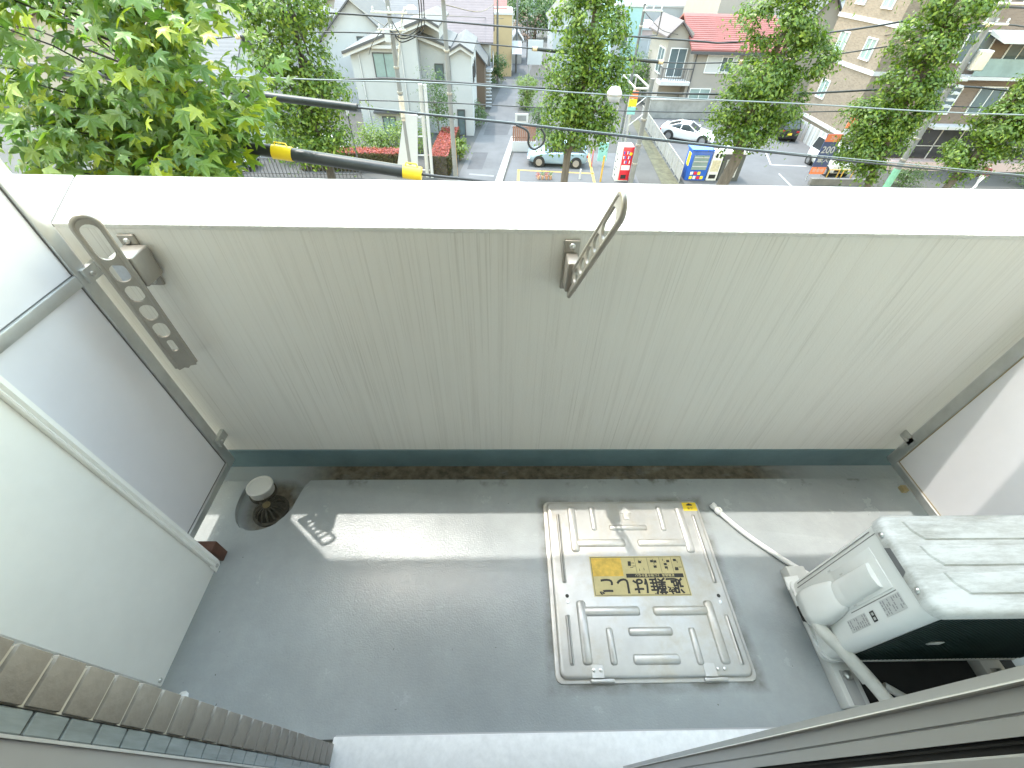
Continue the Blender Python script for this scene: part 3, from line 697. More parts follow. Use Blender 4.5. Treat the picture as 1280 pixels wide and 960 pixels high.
# ---- drain hose lying on the floor
dh = thing('drain_hose', 'thin white drain hose curving over the floor from the outdoor unit towards the gutter', 'hose', (1.1, 0.76, 0))
hp = curve_pts([(0.955, 0.905, 0.019), (0.985, 0.866, 0.012), (1.045, 0.790, 0.0115), (1.120, 0.715, 0.0115), (1.190, 0.650, 0.015), (1.25, 0.580, 0.04), (1.27, 0.54, 0.062)])
MB().tube(hp, 0.0105, 14).build('hose', HOSEW, dh, smooth=60)
e = Vector((0.955, 0.905, 0.019)); d_ = (Vector((0.985, 0.866, 0.012)) - e).normalized()
qm = d_.to_track_quat('Z', 'Y').to_matrix().to_4x4(); qm.translation = e - d_ * .012
MB().lathe([(0.011, -.012), (0.014, -.008), (0.014, .006), (0.011, .010), (0.013, .016), (0.0155, .020), (0.0155, .034), (0.012, .038)], n=18, mat=qm).build('end_fitting', HOSEW, dh, smooth=50)
MB().lathe([(0.0075, -.013), (0.0075, -.0125), (0, -.012)], n=14, mat=qm).build('opening', BLACKR, dh)
MB().rbox(-.004, .004, .010, .024, .018, .028, .0015, 1, mat=qm).build('clip', HOSEW, dh)
# ================================================================== STREET
G = -9.2
ASPH = M('asphalt', (0.10, 0.10, 0.103), 0.9, var=0.18, scale=0.6, bump=0.1, bscale=30)
ASPH_P = M('parking_asphalt', (0.10, 0.10, 0.103), 0.9, var=0.14, scale=0.5, bump=0.1, bscale=30)
ASPH_D = M('road_asphalt', (0.055, 0.055, 0.058), 0.9, var=0.15, scale=0.7)
PAVE = M('pavement', (0.17, 0.165, 0.16), 0.85, var=0.1, scale=1.5)
KERB = M('kerb_concrete', (0.26, 0.25, 0.23), 0.85, var=0.15, scale=2)
GRND = M('yard_ground', (0.075, 0.073, 0.068), 0.95, var=0.2, scale=0.3)
PAINT_W = M('road_paint', (0.42, 0.42, 0.41), 0.7, var=0.12, scale=4)
PAINT_Y = M('yellow_road_paint', (0.50, 0.31, 0.06), 0.7, var=0.15, scale=3)
def poly(name, pts, z, mat, kind='structure'):
    m = MB(); m.add([(x, y, z) for x, y in pts], [tuple(range(len(pts)))])
    o = m.build(name, mat, base=(0, 0, z)); return tag(o, kind=kind)
poly('ground', [(-260, -40), (280, -40), (280, 420), (-260, 420)], G - 0.012, GRND)
poly('main_road', [(-90, 9.5), (90, 9.5), (90, 24.3), (-90, 24.3)], G, ASPH_D)
tag(MB().box(-90, 90, 3.0, 9.5, G - .3, G + .13).build('pavement', PAVE, base=(0, 6, G)), kind='structure')
tag(MB().box(-90, 90, 24.3, 28.4, G - .3, G + .13).build('pavement', PAVE, base=(0, 26, G)), kind='structure')
for x in range(-60, 61, 8): tag(MB().box(x, x + 4, 16.8, 16.95, G + .002, G + .005).build('lane_marking', PAINT_W, base=(x, 16.9, G)), kind='structure')
alley = [(-2.95, 28.4), (-0.55, 28.4), (0.87, 39.6), (2.47, 56.3), (4.5, 73), (9.5, 130), (6.0, 130), (1.9, 75.7), (0.27, 60), (-1.71, 41.2), (-2.85, 31)]
poly('alley_road', alley, G + .004, ASPH)
poly('alley_patch', [(-1.5, 39.2), (0.5, 39.4), (0.9, 42.6), (-1.2, 42.8)], G + .008, M('asphalt_patch', (0.068, 0.068, 0.072), 0.9, var=0.15, scale=1.5))
poly('alley_patch', [(-2.4, 31.5), (-1.35, 31.5), (-1.0, 35.0), (-2.1, 35.0)], G + .008, MATS['asphalt_patch'])
poly('forecourt', [(0.05, 28.4), (9.2, 28.4), (9.6, 35.4), (0.95, 35.0)], G + .004, ASPH_P)
poly('parking_lot', [(12.3, 28.4), (25.2, 28.4), (25.2, 45), (12.9, 45)], G + .004, ASPH_P)
poly('grass_strip', [(10.7, 28.4), (11.9, 28.4), (12.6, 44.5), (11.9, 44.5)], G + .006, M('weedy_ground', (0.085, 0.082, 0.05), 0.95, var=0.35, scale=2.5))
tag(MB().prism([(-0.52, 28.4), (-0.02, 28.4), (1.20, 38.8), (0.80, 38.8)], G - .1, G + .10, 'z').build('kerb', KERB, base=(0, 33, G)), kind='structure')
def line(x0, y0, x1, y1, w, mat, z=G + .008):
    d = Vector((x1 - x0, y1 - y0)); n = Vector((-d.y, d.x)).normalized() * w / 2
    return poly('painted_line', [(x0 + n.x, y0 + n.y), (x0 - n.x, y0 - n.y), (x1 - n.x, y1 - n.y), (x1 + n.x, y1 + n.y)], z, mat)
for l in ((1.1, 28.9, 1.2, 31.6), (1.2, 31.5, 6.45, 31.05), (6.2, 29.0, 6.6, 35.2)): line(*l, 0.16, PAINT_Y)
for l in ((20.9, 36.3, 20.0, 33.4), (20.0, 33.4, 22.6, 33.2), (19.8, 31.6, 19.6, 29.2), (17.2, 36.4, 17.0, 33.2)): line(*l, 0.11, PAINT_W)
line(-2.2, 30.6, -0.5, 30.3, 0.25, M('worn_paint', (0.17, 0.17, 0.17), 0.8, var=0.1))

# ------------------------------------------------------------------ foliage
def leafmat(name, cols, trans=0.35, rough=0.45):
    m = bpy.data.materials.new(name); m.use_nodes = True; nt = m.node_tree; N = nt.nodes
    b = N['Principled BSDF']; b.inputs['Roughness'].default_value = rough
    geo = N.new('ShaderNodeNewGeometry'); oi = N.new('ShaderNodeObjectInfo')
    ad = N.new('ShaderNodeMath'); ad.operation = 'ADD'; nt.links.new(geo.outputs['Random Per Island'], ad.inputs[0]); nt.links.new(oi.outputs['Random'], ad.inputs[1])
    fr_ = N.new('ShaderNodeMath'); fr_.operation = 'FRACT'; nt.links.new(ad.outputs[0], fr_.inputs[0])
    rp = N.new('ShaderNodeValToRGB')
    while len(rp.color_ramp.elements) < len(cols): rp.color_ramp.elements.new(0.5)
    for i, (e, c) in enumerate(zip(rp.color_ramp.elements, cols)): e.position = i / (len(cols) - 1); e.color = c + (1,)
    nt.links.new(fr_.outputs[0], rp.inputs['Fac']); nt.links.new(rp.outputs['Color'], b.inputs['Base Color'])
    tr = N.new('ShaderNodeBsdfTranslucent'); mx = N.new('ShaderNodeMixShader'); mx.inputs[0].default_value = trans
    br = N.new('ShaderNodeMix'); br.data_type = 'RGBA'; br.blend_type = 'MULTIPLY'; br.inputs[0].default_value = 1.0
    br.inputs[7].default_value = (1.5, 1.7, 0.7, 1); nt.links.new(rp.outputs['Color'], br.inputs[6]); nt.links.new(br.outputs[2], tr.inputs['Color'])
    out = N['Material Output']
    nt.links.new(b.outputs[0], mx.inputs[1]); nt.links.new(tr.outputs[0], mx.inputs[2]); nt.links.new(mx.outputs[0], out.inputs['Surface'])
    MATS[name] = m; return m
LEAF = leafmat('tree_leaf', [(0.040, 0.080, 0.011), (0.075, 0.14, 0.016), (0.14, 0.21, 0.022), (0.05, 0.10, 0.013), (0.23, 0.30, 0.035)], 0.32)
LEAF_D = leafmat('dark_leaf', [(0.045, 0.085, 0.03), (0.075, 0.13, 0.04), (0.10, 0.16, 0.05)])
LEAF_Y = leafmat('light_leaf', [(0.10, 0.17, 0.03), (0.15, 0.22, 0.04), (0.19, 0.24, 0.05), (0.09, 0.15, 0.035)])
LEAF_R = leafmat('red_leaf', [(0.36, 0.060, 0.062), (0.30, 0.07, 0.06), (0.42, 0.11, 0.10), (0.24, 0.08, 0.055)])
LEAF_B = leafmat('hedge_leaf', [(0.07, 0.08, 0.03), (0.10, 0.085, 0.04), (0.05, 0.07, 0.028), (0.14, 0.075, 0.05)])
GUM = leafmat('gum_leaf', [(0.060, 0.125, 0.026), (0.12, 0.21, 0.036), (0.18, 0.26, 0.055), (0.085, 0.16, 0.030), (0.34, 0.38, 0.03), (0.075, 0.14, 0.036), (0.23, 0.31, 0.045)], 0.36, 0.38)
BARK = M('bark', (0.10, 0.082, 0.065), 0.9, var=0.3, scale=6, bump=0.5, bscale=12, stretch=(1, 1, 0.3))
BARK_D = M('dark_bark', (0.05, 0.042, 0.035), 0.9, var=0.3, scale=6, bump=0.4, bscale=12)
def leaf_quads(P, Nn, size, rng, aspect=0.5):
    """diamond leaves: P (n,3), normals Nn (n,3), size (n,)"""
    n = len(P); Nn = Nn / np.linalg.norm(Nn, axis=1, keepdims=True)
    r = rng.normal(size=(n, 3)); U = np.cross(Nn, r); U /= np.linalg.norm(U, axis=1, keepdims=True) + 1e-9; W = np.cross(Nn, U)
    s = size[:, None]
    V = np.stack([P - U * s * .5, P + W * s * aspect * .5 + Nn * s * .07, P + U * s * .5 - Nn * s * .10, P - W * s * aspect * .5 + Nn * s * .07], 1).reshape(-1, 3)
    return V, np.arange(4 * n).reshape(n, 4)
def crown_points(lobes, n, rng, clump=0.34, per=60):
    """lobes: (cx,cy,cz,rx,ry,rz); leaves gathered into clumps on the lobes' shells"""
    area = np.array([(l[3] * l[5]) for l in lobes]); area = area / area.sum()
    Ps = []; Ns = []
    for l, a in zip(lobes, area):
        c = np.array(l[:3]); r = np.array(l[3:6]); nc = max(3, int(n * a / per))
        d = rng.normal(size=(nc, 3)); d /= np.linalg.norm(d, axis=1, keepdims=True)
        cc = c + d * r * (0.55 + 0.50 * rng.random((nc, 1)) ** 0.6)
        sc = clump * (0.6 + 0.8 * rng.random(nc))
        for q, dd, s in zip(cc, d, sc):
            o = rng.normal(size=(per, 3)) * s * np.array([1, 1, 0.62]); o[:, 2] -= 0.25 * (o[:, 0] ** 2 + o[:, 1] ** 2) / s
            Ps.append(q + o); Ns.append(dd * 0.55 + np.array([0, 0, 0.80]) + o / s * 0.40 + rng.normal(size=(per, 3)) * 0.36)
    return np.concatenate(Ps), np.concatenate(Ns)
def tree(name, label, base, trunk, lobes, n, size, mat, group=None, bark=None, clump=0.34, seed=0, limbs=10, cat='tree', per=60):
    rng = np.random.default_rng(seed); rd = random.Random(seed)
    o = thing(name, label, cat, base, group=group)
    tr = MB().tube(trunk[0], trunk[1], 10)
    for i in range(limbs):
        l = lobes[i % len(lobes)]; t = rd.uniform(.35, .95)
        k = min(int(t * (len(trunk[0]) - 1)), len(trunk[0]) - 2); a = Vector(trunk[0][k]).lerp(Vector(trunk[0][k + 1]), t * (len(trunk[0]) - 1) - k)
        b = Vector((l[0] + rd.uniform(-.7, .7) * l[3], l[1] + rd.uniform(-.7, .7) * l[4], l[2] + rd.uniform(-.5, .7) * l[5]))
        r0 = trunk[1][k] * .42
        tr.tube([a, a.lerp(b, .5) + Vector((rd.uniform(-.15, .15), rd.uniform(-.15, .15), -.1)), b], [r0, r0 * .6, r0 * .2], 6)
    tr.build('trunk', bark or BARK, o, smooth=60)
    P, Nn = crown_points(lobes, n, rng, clump, per)
    V, F = leaf_quads(P, Nn, size * (0.7 + 0.6 * rng.random(len(P))), rng)
    np_mesh('crown', V, F, mat, o)
    return o
ty = 26.5
grp = None
tree('street_tree', 'broad green street tree standing behind the black lamp post and the red-topped hedge', (-9.4, 24.6, G), ([(-9.4, 24.6, G), (-9.3, 24.6, -6.5), (-9.5, 24.6, -4), (-9.2, 24.6, -1.5), (-9.1, 24.6, 1.0)], [.24, .20, .17, .12, .05]),
     [(-10.3, 24.6, -5.6, 1.4, 1.3, .9), (-8.9, 24.6, -4.9, 1.1, 1.2, .9), (-10.4, 24.5, -3.7, 1.5, 1.3, 1.0), (-8.7, 24.7, -3.2, 1.2, 1.2, .9), (-9.7, 24.4, -1.9, 1.6, 1.4, .8), (-9.4, 24.6, -.1, 2.0, 1.6, 1.1), (-9.3, 24.6, 1.8, 1.5, 1.3, 1.0)], 17000, .205, LEAF, bark=BARK_D, seed=11, clump=.29)
tree('street_tree', 'tall narrow green street tree beside the parked pale blue car', (3.85, ty, G), ([(3.75, ty, G), (3.80, ty, -6.5), (4.3, ty, -4.0), (4.35, ty, -1.5), (4.4, ty, 1.2)], [.24, .21, .17, .12, .05]),
     [(3.6, ty, -5.3, 1.4, 1.2, .8), (5.2, ty, -5.0, 1.2, 1.2, .9), (3.3, ty, -4.0, 1.1, 1.2, .9), (5.0, ty - .2, -3.6, 1.6, 1.4, .9), (3.3, ty, -2.4, 1.1, 1.2, .8), (5.1, ty, -2.1, 1.6, 1.3, .8), (4.3, ty, -.6, 1.9, 1.5, 1.0), (4.4, ty, 1.2, 1.6, 1.4, 1.1)], 17000, .205, LEAF, seed=12, clump=.27)
tree('street_tree', 'bushy green street tree with a thick leaning trunk beside the vending machines', (13.3, ty + .2, G), ([(13.3, ty + .2, G), (13.7, ty, -6.6), (13.5, ty, -4.0), (13.6, ty, -2.0), (14.0, ty, 1.2)], [.36, .30, .24, .16, .06]),
     [(12.7, ty, -5.1, 1.1, 1.2, .8), (14.1, ty, -4.9, 1.4, 1.3, .9), (12.8, ty, -3.8, 1.4, 1.3, .9), (15.0, ty, -3.9, 1.2, 1.2, .9), (13.2, ty - .2, -2.5, 1.8, 1.4, .9), (15.3, ty, -1.8, 1.3, 1.2, .9), (13.5, ty, -.5, 2.1, 1.5, .9), (14.0, ty, 1.2, 1.7, 1.4, 1.0)], 17000, .205, LEAF, seed=13, clump=.27)
tree('street_tree', 'long green street tree in front of the tan tiled apartment block', (22.6, ty, G), ([(22.6, ty, G), (22.2, ty, -6.6), (21.8, ty, -4.0), (21.6, ty, -1.5), (21.3, ty, 1.2)], [.22, .20, .16, .12, .05]),
     [(22.0, ty, -7.0, .7, .7, .6), (20.8, ty, -5.9, 1.2, 1.2, .9), (22.0, ty, -5.3, .9, 1.0, .8), (20.6, ty, -4.3, 1.4, 1.3, .9), (22.1, ty, -3.9, 1.1, 1.1, .9), (21.4, ty, -2.6, 1.6, 1.3, .9), (21.1, ty, -1.0, 1.6, 1.4, .9), (21.5, ty, .6, 1.7, 1.4, 1.0)], 17000, .205, LEAF, seed=14, clump=.27)
tree('street_tree', 'bushy green street tree in front of the dark brown shop building', (27.2, ty, G), ([(27.2, ty, G), (27.7, ty, -6.6), (28.0, ty, -4.0), (28.2, ty, -1.0)], [.22, .20, .16, .06]),
     [(27.7, ty, -6.8, .6, .6, .7), (27.1, ty, -6.0, 1.1, 1.0, .8), (28.8, ty, -5.2, 1.3, 1.2, .9), (27.9, ty, -4.4, 1.4, 1.2, .9), (29.2, ty, -3.9, 1.5, 1.3, .9), (29.0, ty, -2.9, 1.4, 1.2, .9), (30.0, ty, -2.0, 1.4, 1.2, .8)], 13500, .205, LEAF, seed=15, clump=.27)
# far trees and shrubs
tree('round_tree', 'dark green round tree at the far end of the alley', (5.5, 92, G), ([(5.5, 92, G), (5.7, 92, -6)], [.3, .15]), [(5.6, 92, -5.6, 3.2, 2.6, 2.3), (8.4, 93, -4.8, 2.8, 2.6, 2.4), (3.2, 93, -4.6, 2.2, 2.2, 1.8)], 5000, .42, LEAF_D, seed=21, clump=.7)
tree('bare_tree', 'thin brownish tree with sparse leaves beside the alley', (3.6, 74, G), ([(3.6, 74, G), (3.5, 74, -7), (3.4, 74, -5)], [.16, .10, .05]), [(3.5, 74, -5.6, 1.6, 1.4, 1.5)], 500, .28, M('dry_leaf', (0.22, 0.15, 0.11), 0.8, var=0.4, scale=3), seed=22, clump=.5, limbs=16)
tree('topiary_pine', 'small cloud-pruned topiary pine with a bright domed top by the alley', (2.35, 47.6, G), ([(2.35, 47.6, G), (2.45, 47.6, -8.2), (2.3, 47.6, -7.0)], [.10, .08, .05]), [(2.3, 47.6, -6.95, 1.0, .8, .38), (2.0, 47.6, -8.0, .55, .5, .35), (2.7, 47.5, -7.9, .6, .5, .35), (2.3, 47.5, -8.6, .7, .6, .4)], 3600, .13, LEAF_Y, seed=23, clump=.2, limbs=6)
def shrub(label, x, y, w, h, mat, n=1100, size=.16, seed=0, name='shrub', z=G, cat='shrub'):
    rd = random.Random(seed)
    lob = [(x + rd.uniform(-.35, .35) * w, y + rd.uniform(-.3, .3) * w, z + h * rd.uniform(.35, .75), w * .42, w * .42, h * .34) for _ in range(4)]
    return tree(name, label, (x, y, z), ([(x, y, z), (x, y, z + h * .6)], [.05, .02]), lob, n, size, mat, seed=seed, clump=.2 * max(w, .8), limbs=6, cat=cat, per=40)
shrub('light green bushy shrub between the black lamp post and the white house', -8.6, 34.0, 2.2, 2.6, LEAF_Y, 2200, .17, 31)
shrub('pale green spreading shrub under the white house window', -6.9, 34.5, 2.2, 2.0, LEAF_Y, 2200, .17, 32)
shrub('slender dark green tree growing in front of the white house corner', -4.7, 36.0, 1.7, 4.8, LEAF_D, 2000, .15, 33, 'slender_tree', cat='tree')
shrub('clipped green bush at the corner of the white house by the alley', -2.3, 41.5, 1.3, 2.0, LEAF_D, 1300, .14, 34)
shrub('green leafy plant between the grey utility pole and the alley', -3.0, 33.2, 0.9, 1.5, LEAF_Y, 700, .15, 35)
shrub('dark green bush in front of the brown stairway house', -.5, 56, 1.4, 3.2, LEAF_D, 1400, .2, 36)
shrub('dark green bush behind the brown gate', 3.1, 41, 1.5, 2.2, LEAF_D, 1200, .15, 37)
shrub('dark green garden tree behind the two poles by the pink wall', 13.9, 52, 2.6, 4.2, LEAF_D, 2200, .22, 38, 'garden_tree', cat='tree')
shrub('grey-green bush at the foot of the dark brown shop building', 27.4, 29.6, 1.6, 1.7, LEAF_D, 1300, .13, 39)
shrub('pale green round bush beside the dark brown shop building', 36.5, 29.6, 1.9, 2.6, LEAF_D, 1200, .15, 40)
shrub('green hedge bush at the left end of the metal railing', -14.5, 33.5, 3.0, 2.6, LEAF_D, 1800, .2, 41)
# hedges with red tips
def hedge(label, pts, w, h, seed):
    rng = np.random.default_rng(seed); (xa, ya), (xb, yb) = pts
    o = thing('hedge', label, 'hedge', ((xa + xb) / 2, (ya + yb) / 2, G))
    L = math.hypot(xb - xa, yb - ya); d = np.array([(xb - xa) / L, (yb - ya) / L, 0]); nn = np.array([-d[1], d[0], 0])
    def pos(t, s, z): return np.array([xa, ya, G]) + d * t[:, None] + nn * s[:, None] + np.array([0, 0, 1.]) * z[:, None]
    n = int(L * 520); t = rng.random(n) * L; s = (rng.random(n) - .5) * w; z = h + rng.normal(size=n) * .05
    P = pos(t, s, z); V, F = leaf_quads(P, np.array([0, 0, 1.]) + rng.normal(size=(n, 3)) * .5, .12 * (.7 + .6 * rng.random(n)), rng); np_mesh('red_tips', V, F, LEAF_R, o)
    n = int(L * 900); t = rng.random(n) * L; side = np.where(rng.random(n) < .6, -1, 1); s = side * w / 2 + rng.normal(size=n) * .04; z = rng.random(n) * h
    P = pos(t, s, z); V, F = leaf_quads(P, -nn * -side[:, None] + rng.normal(size=(n, 3)) * .5, .12 * (.7 + .6 * rng.random(n)), rng)
    m_ = int(w * 500); t2 = np.where(rng.random(m_) < .5, 0, L) + rng.normal(size=m_) * .03
    P2 = pos(t2, (rng.random(m_) - .5) * w, rng.random(m_) * h); V2, F2 = leaf_quads(P2, d + rng.normal(size=(m_, 3)) * .5, .12 * np.ones(m_), rng)
    np_mesh('foliage', np.concatenate([V, V2]), np.concatenate([F, F2 + len(V)]), LEAF_B, o)
    m = MB(); c = (pos(np.array([0, L, L, 0]), np.array([-w, -w, w, w]) * .42, np.zeros(4)))
    m.prism([(q[0], q[1]) for q in c], G, G + h - .05, 'z').build('branches', BARK_D, o)
    return o
hedge('low clipped hedge with red tips running along the street behind the black lamp post', ((-13.5, 31.3), (-6.4, 31.3)), 1.1, 1.15, 51)
hedge('clipped hedge with bright red top beside the alley and the grey utility pole', ((-4.15, 30.2), (-3.85, 36.5)), 1.25, 1.25, 52)

# ------------------------------------------------------------------ houses
GLASS = M('window_glass', (0.10, 0.13, 0.14), 0.12, var=0.2, scale=0.8, spec=0.6)
GLASS_T = M('curtained_glass', (0.22, 0.29, 0.28), 0.2, var=0.15, scale=1.2)
FR_D = M('dark_window_frame', (0.06, 0.06, 0.065), 0.5, var=0)
FR_W = M('white_window_frame', (0.70, 0.70, 0.70), 0.5, var=0)
def wall_m(n, c, var=0.05): return M(n, c, 0.85, var=var, scale=0.8)
WHW = wall_m('house_white', (0.38, 0.39, 0.40)); BEI = wall_m('beige_render', (0.29, 0.265, 0.24)); CRM = wall_m('cream_wall', (0.31, 0.28, 0.235)); TEALW = wall_m('pale_teal_wall', (0.27, 0.42, 0.42)); GRW = wall_m('grey_wall', (0.40, 0.41, 0.42)); YLW = wall_m('ochre_wall', (0.40, 0.30, 0.17)); PNK = wall_m('pinkish_wall', (0.48, 0.36, 0.34)); BRW = wall_m('brown_boards', (0.13, 0.095, 0.07)); WH2 = wall_m('pale_wall', (0.33, 0.32, 0.305))
def roof_m(name, col, rows=(0, 0, 9), var=.12):
    n = NT(name, 0.7); w = n.nt.nodes.new('ShaderNodeTexWave'); w.wave_type = 'BANDS'; w.bands_direction = 'Y'; w.inputs['Scale'].default_value = 1.2; w.inputs['Distortion'].default_value = .4
    n.link(n.co, w.inputs['Vector'])
    c = n.ramp(n.noise(1.2, 6), [(.3, tuple(x * (1 - var) for x in col)), (.7, tuple(x * (1 + var) for x in col))])
    n.color(n.mix(n.ramp(w.outputs['Fac'], [(.05, .25), (.2, 0.0)]), c, tuple(x * .55 for x in col))); n.bump(w.outputs['Fac'], .3, .03); return n.m
RGR = roof_m('grey_roof', (0.075, 0.077, 0.082)); RLG = roof_m('light_grey_roof', (0.10, 0.102, 0.107)); RRD = roof_m('red_roof', (0.22, 0.075, 0.065)); RBR = roof_m('brown_roof', (0.14, 0.10, 0.085)); RPK = roof_m('mauve_roof', (0.12, 0.10, 0.105)); RWH = roof_m('pale_metal_roof', (0.33, 0.335, 0.345))
TRIM_D = M('dark_trim', (0.07, 0.07, 0.075), 0.6, var=0); TRIM_W = M('white_trim', (0.46, 0.46, 0.465), 0.6, var=.03)
def window(par_, face, a0, a1, z0, z1, at, frame=FR_D, pane=GLASS, t=.06, mull=True):
    """face 'S' (looks to -y) at y=at; 'E' (+x) / 'W' (-x) at x=at"""
    def B(m, u0, u1, w0, w1, p0, p1):
        if face == 'S': m.box(u0, u1, at - p1, at - p0, w0, w1)
        elif face == 'W': m.box(at - p1, at - p0, u0, u1, w0, w1)
        else: m.box(at + p0, at + p1, u0, u1, w0, w1)
    f = MB(); B(f, a0 - t, a1 + t, z0 - t, z0, -.02, .09); B(f, a0 - t, a1 + t, z1, z1 + t, -.02, .07); B(f, a0 - t, a0, z0, z1, -.02, .07); B(f, a1, a1 + t, z0, z1, -.02, .07)
    if mull and a1 - a0 > .8: c = (a0 + a1) / 2; B(f, c - t * .4, c + t * .4, z0, z1, -.02, .05)
    w = f.build('window', frame, par_); p = MB(); B(p, a0, a1, z0, z1, -.02, .025); p.build('pane', pane, w); return w
def gable(par_, x0, x1, y0, y1, ze, zr, axis, mat, over=.35, th=.14, edge=None):
    """gable roof; axis 'x': ridge runs along x"""
    for s in (0, 1):
        if axis == 'x':
            c = (y0 + y1) / 2; sl = (zr - ze) / (c - y0); ye = y0 - over if s == 0 else y1 + over; zo = ze - over * sl
            m = MB().prism([(c, zr), (ye, zo), (ye, zo + th), (c, zr + th)], x0 - over, x1 + over, 'x')
        else:
            c = (x0 + x1) / 2; sl = (zr - ze) / (c - x0); xe = x0 - over if s == 0 else x1 + over; zo = ze - over * sl
            m = MB().prism([(c, zr), (xe, zo), (xe, zo + th), (c, zr + th)], y0 - over, y1 + over, 'y')
        m.build('roof', mat, par_)
def gwalls(par_, x0, x1, y0, y1, ze, zr, axis, mat):
    if axis == 'x': m = MB().prism([(y0, G), (y1, G), (y1, ze), ((y0 + y1) / 2, zr), (y0, ze)], x0, x1, 'x')
    else: m = MB().prism([(x0, G), (x1, G), (x1, ze), ((x0 + x1) / 2, zr), (x0, ze)], y0, y1, 'y')
    return m.build('wall', mat, par_)

# white house on the corner of the alley
h = thing('white_house', 'white two-storey house with dark roof edges and teal windows on the alley corner', 'house', (-7, 42, G))
MB().prism([(-10.9, G), (-6.07, G), (-6.07, -2.25), (-10.9, -3.78)], 38.5, 46, 'y').build('wall', WHW, h)
MB().prism([(-6.06, G), (-3.85, G), (-3.85, -3.60), (-6.06, -2.9)], 39.6, 46, 'y').build('wall', WHW, h)
MB().prism([(-3.84, G), (-2.25, G), (-2.25, -3.75), (-3.0, -3.35), (-3.84, -3.75)], 39.0, 46, 'y').build('wall', WHW, h)
MB().prism([(-6.05, -4.5), (-4.6, -4.5), (-4.6, -2.36), (-5.28, -1.95), (-6.05, -2.22)], 40.2, 46, 'y').build('wall', WHW, h)
for (nm, p, ya, yb) in (('roof', [(-11.35, -3.86), (-5.25, -1.90), (-5.25, -1.78), (-11.35, -3.74)], 38.1, 46.2), ('roof', [(-5.25, -1.90), (-4.35, -2.32), (-4.35, -2.20), (-5.25, -1.78)], 38.1, 46.2), ('roof', [(-6.2, -2.80), (-3.70, -3.58), (-3.70, -3.46), (-6.2, -2.68)], 39.2, 45.9), ('roof', [(-4.0, -3.80), (-3.0, -3.30), (-2.05, -3.80), (-2.05, -3.70), (-3.0, -3.20), (-4.0, -3.70)], 38.7, 46.1)):
    rf = MB().prism(p, ya, yb, 'y').build(nm, RLG, h)
    q = [(x, z - .03) for x, z in p[:len(p) // 2]] + [(x, z + .02) for x, z in p[len(p) // 2:]]
    MB().prism(q, ya - .06, ya - .002, 'y').build('fascia', TRIM_D, rf)
    MB().prism([(x, z - .24) for x, z in p[:len(p) // 2]] + [(x, z - .035) for x, z in p[:len(p) // 2]][::-1], ya + .02, ya + .12, 'y').build('soffit_board', TRIM_W, rf)
window(h, 'S', -9.25, -7.75, -5.25, -3.85, 38.5, FR_D, GLASS_T); window(h, 'S', -9.3, -8.4, -9.0, -7.85, 38.5, FR_D, GLASS_T); window(h, 'S', -5.0, -4.45, -5.8, -4.6, 39.6); window(h, 'S', -3.45, -2.95, -9.1, -7.4, 39.0)
window(h, 'E', 40.2, 41.2, -5.8, -4.8, -2.25); window(h, 'E', 42.5, 44.0, -5.8, -4.8, -2.25)
MB().box(-9.75, -7.25, 38.25, 38.49, -3.55, -3.35).build('window_hood', TRIM_W, h); MB().box(-9.9, -8.0, 38.1, 38.49, -7.55, -7.42).build('window_hood', TRIM_D, h); MB().box(-8.0, -6.6, 38.1, 38.49, -7.55, -7.42).build('window_hood', TRIM_D, h)
MB().tube([(-10.3, 38.44, G), (-10.3, 38.44, -3.9)], .045, 8).build('downpipe', TRIM_W, h); MB().tube([(-7.2, 38.44, G), (-7.2, 38.44, -3.2)], .045, 8).build('downpipe', TRIM_W, h); MB().tube([(-3.86, 38.94, -6.8), (-3.86, 38.94, -4.0)], .05, 8).build('downpipe', TRIM_D, h)

def house(name, label, x0, x1, y0, y1, ze, zr, axis, wm, rm_, wins=(), over=.4, cat='house'):
    o = thing(name, label, cat, ((x0 + x1) / 2, (y0 + y1) / 2, G))
    gwalls(o, x0, x1, y0, y1, ze, zr, axis, wm); gable(o, x0, x1, y0, y1, ze, zr, axis, rm_, over)
    for w in wins: window(o, *w)
    return o
def flat(name, label, x0, x1, y0, y1, zt_, wm, wins=(), cat='building', cap=None):
    o = thing(name, label, cat, ((x0 + x1) / 2, (y0 + y1) / 2, G))
    MB().box(x0, x1, y0, y1, G, zt_).build('wall', wm, o)
    m = MB()
    for b in ((x0 - .08, x1 + .08, y0 - .08, y0 + .2), (x0 - .08, x1 + .08, y1 - .2, y1 + .08), (x0 - .08, x0 + .2, y0 + .2, y1 - .2), (x1 - .2, x1 + .08, y0 + .2, y1 - .2)): m.box(*b, zt_ + .004, zt_ + .22)
    m.build('roof_edge', cap or TRIM_W, o)
    for w in wins: window(o, *w)
    return o
house('grey_roof_house', 'white house with a large grey roof directly behind the white corner house', -15.5, -9.4, 47, 55, -4.2, -1.6, 'y', WHW, RGR, [('S', -12.4, -11.6, -5.4, -4.0, 47, FR_D)])
house('grey_roof_house', 'house with a long pale grey roof rising behind the grey-roofed white house', -17, -8.2, 58, 66, -3.9, -1.4, 'x', WH2, RLG, [('S', -14, -12.5, -6, -4.8, 58)])
house('mauve_roof_house', 'house with a mauve tiled roof behind the white corner house', -7.6, -1.2, 52, 60, -4.6, -2.0, 'x', WH2, RPK, [('S', -4, -3, -6.6, -5.4, 52)])
o = house('stair_house', 'brown boarded house with an outside stair along the alley', -3.9, -1.55, 47.2, 56.5, -5.6, -4.3, 'y', BRW, RGR, [('E', 53, 54.6, -6.6, -5.4, -1.55, FR_W)], .25)
MB().box(-1.53, -0.85, 50.5, 54.0, -6.75, -6.62).build('landing', GRW, o)
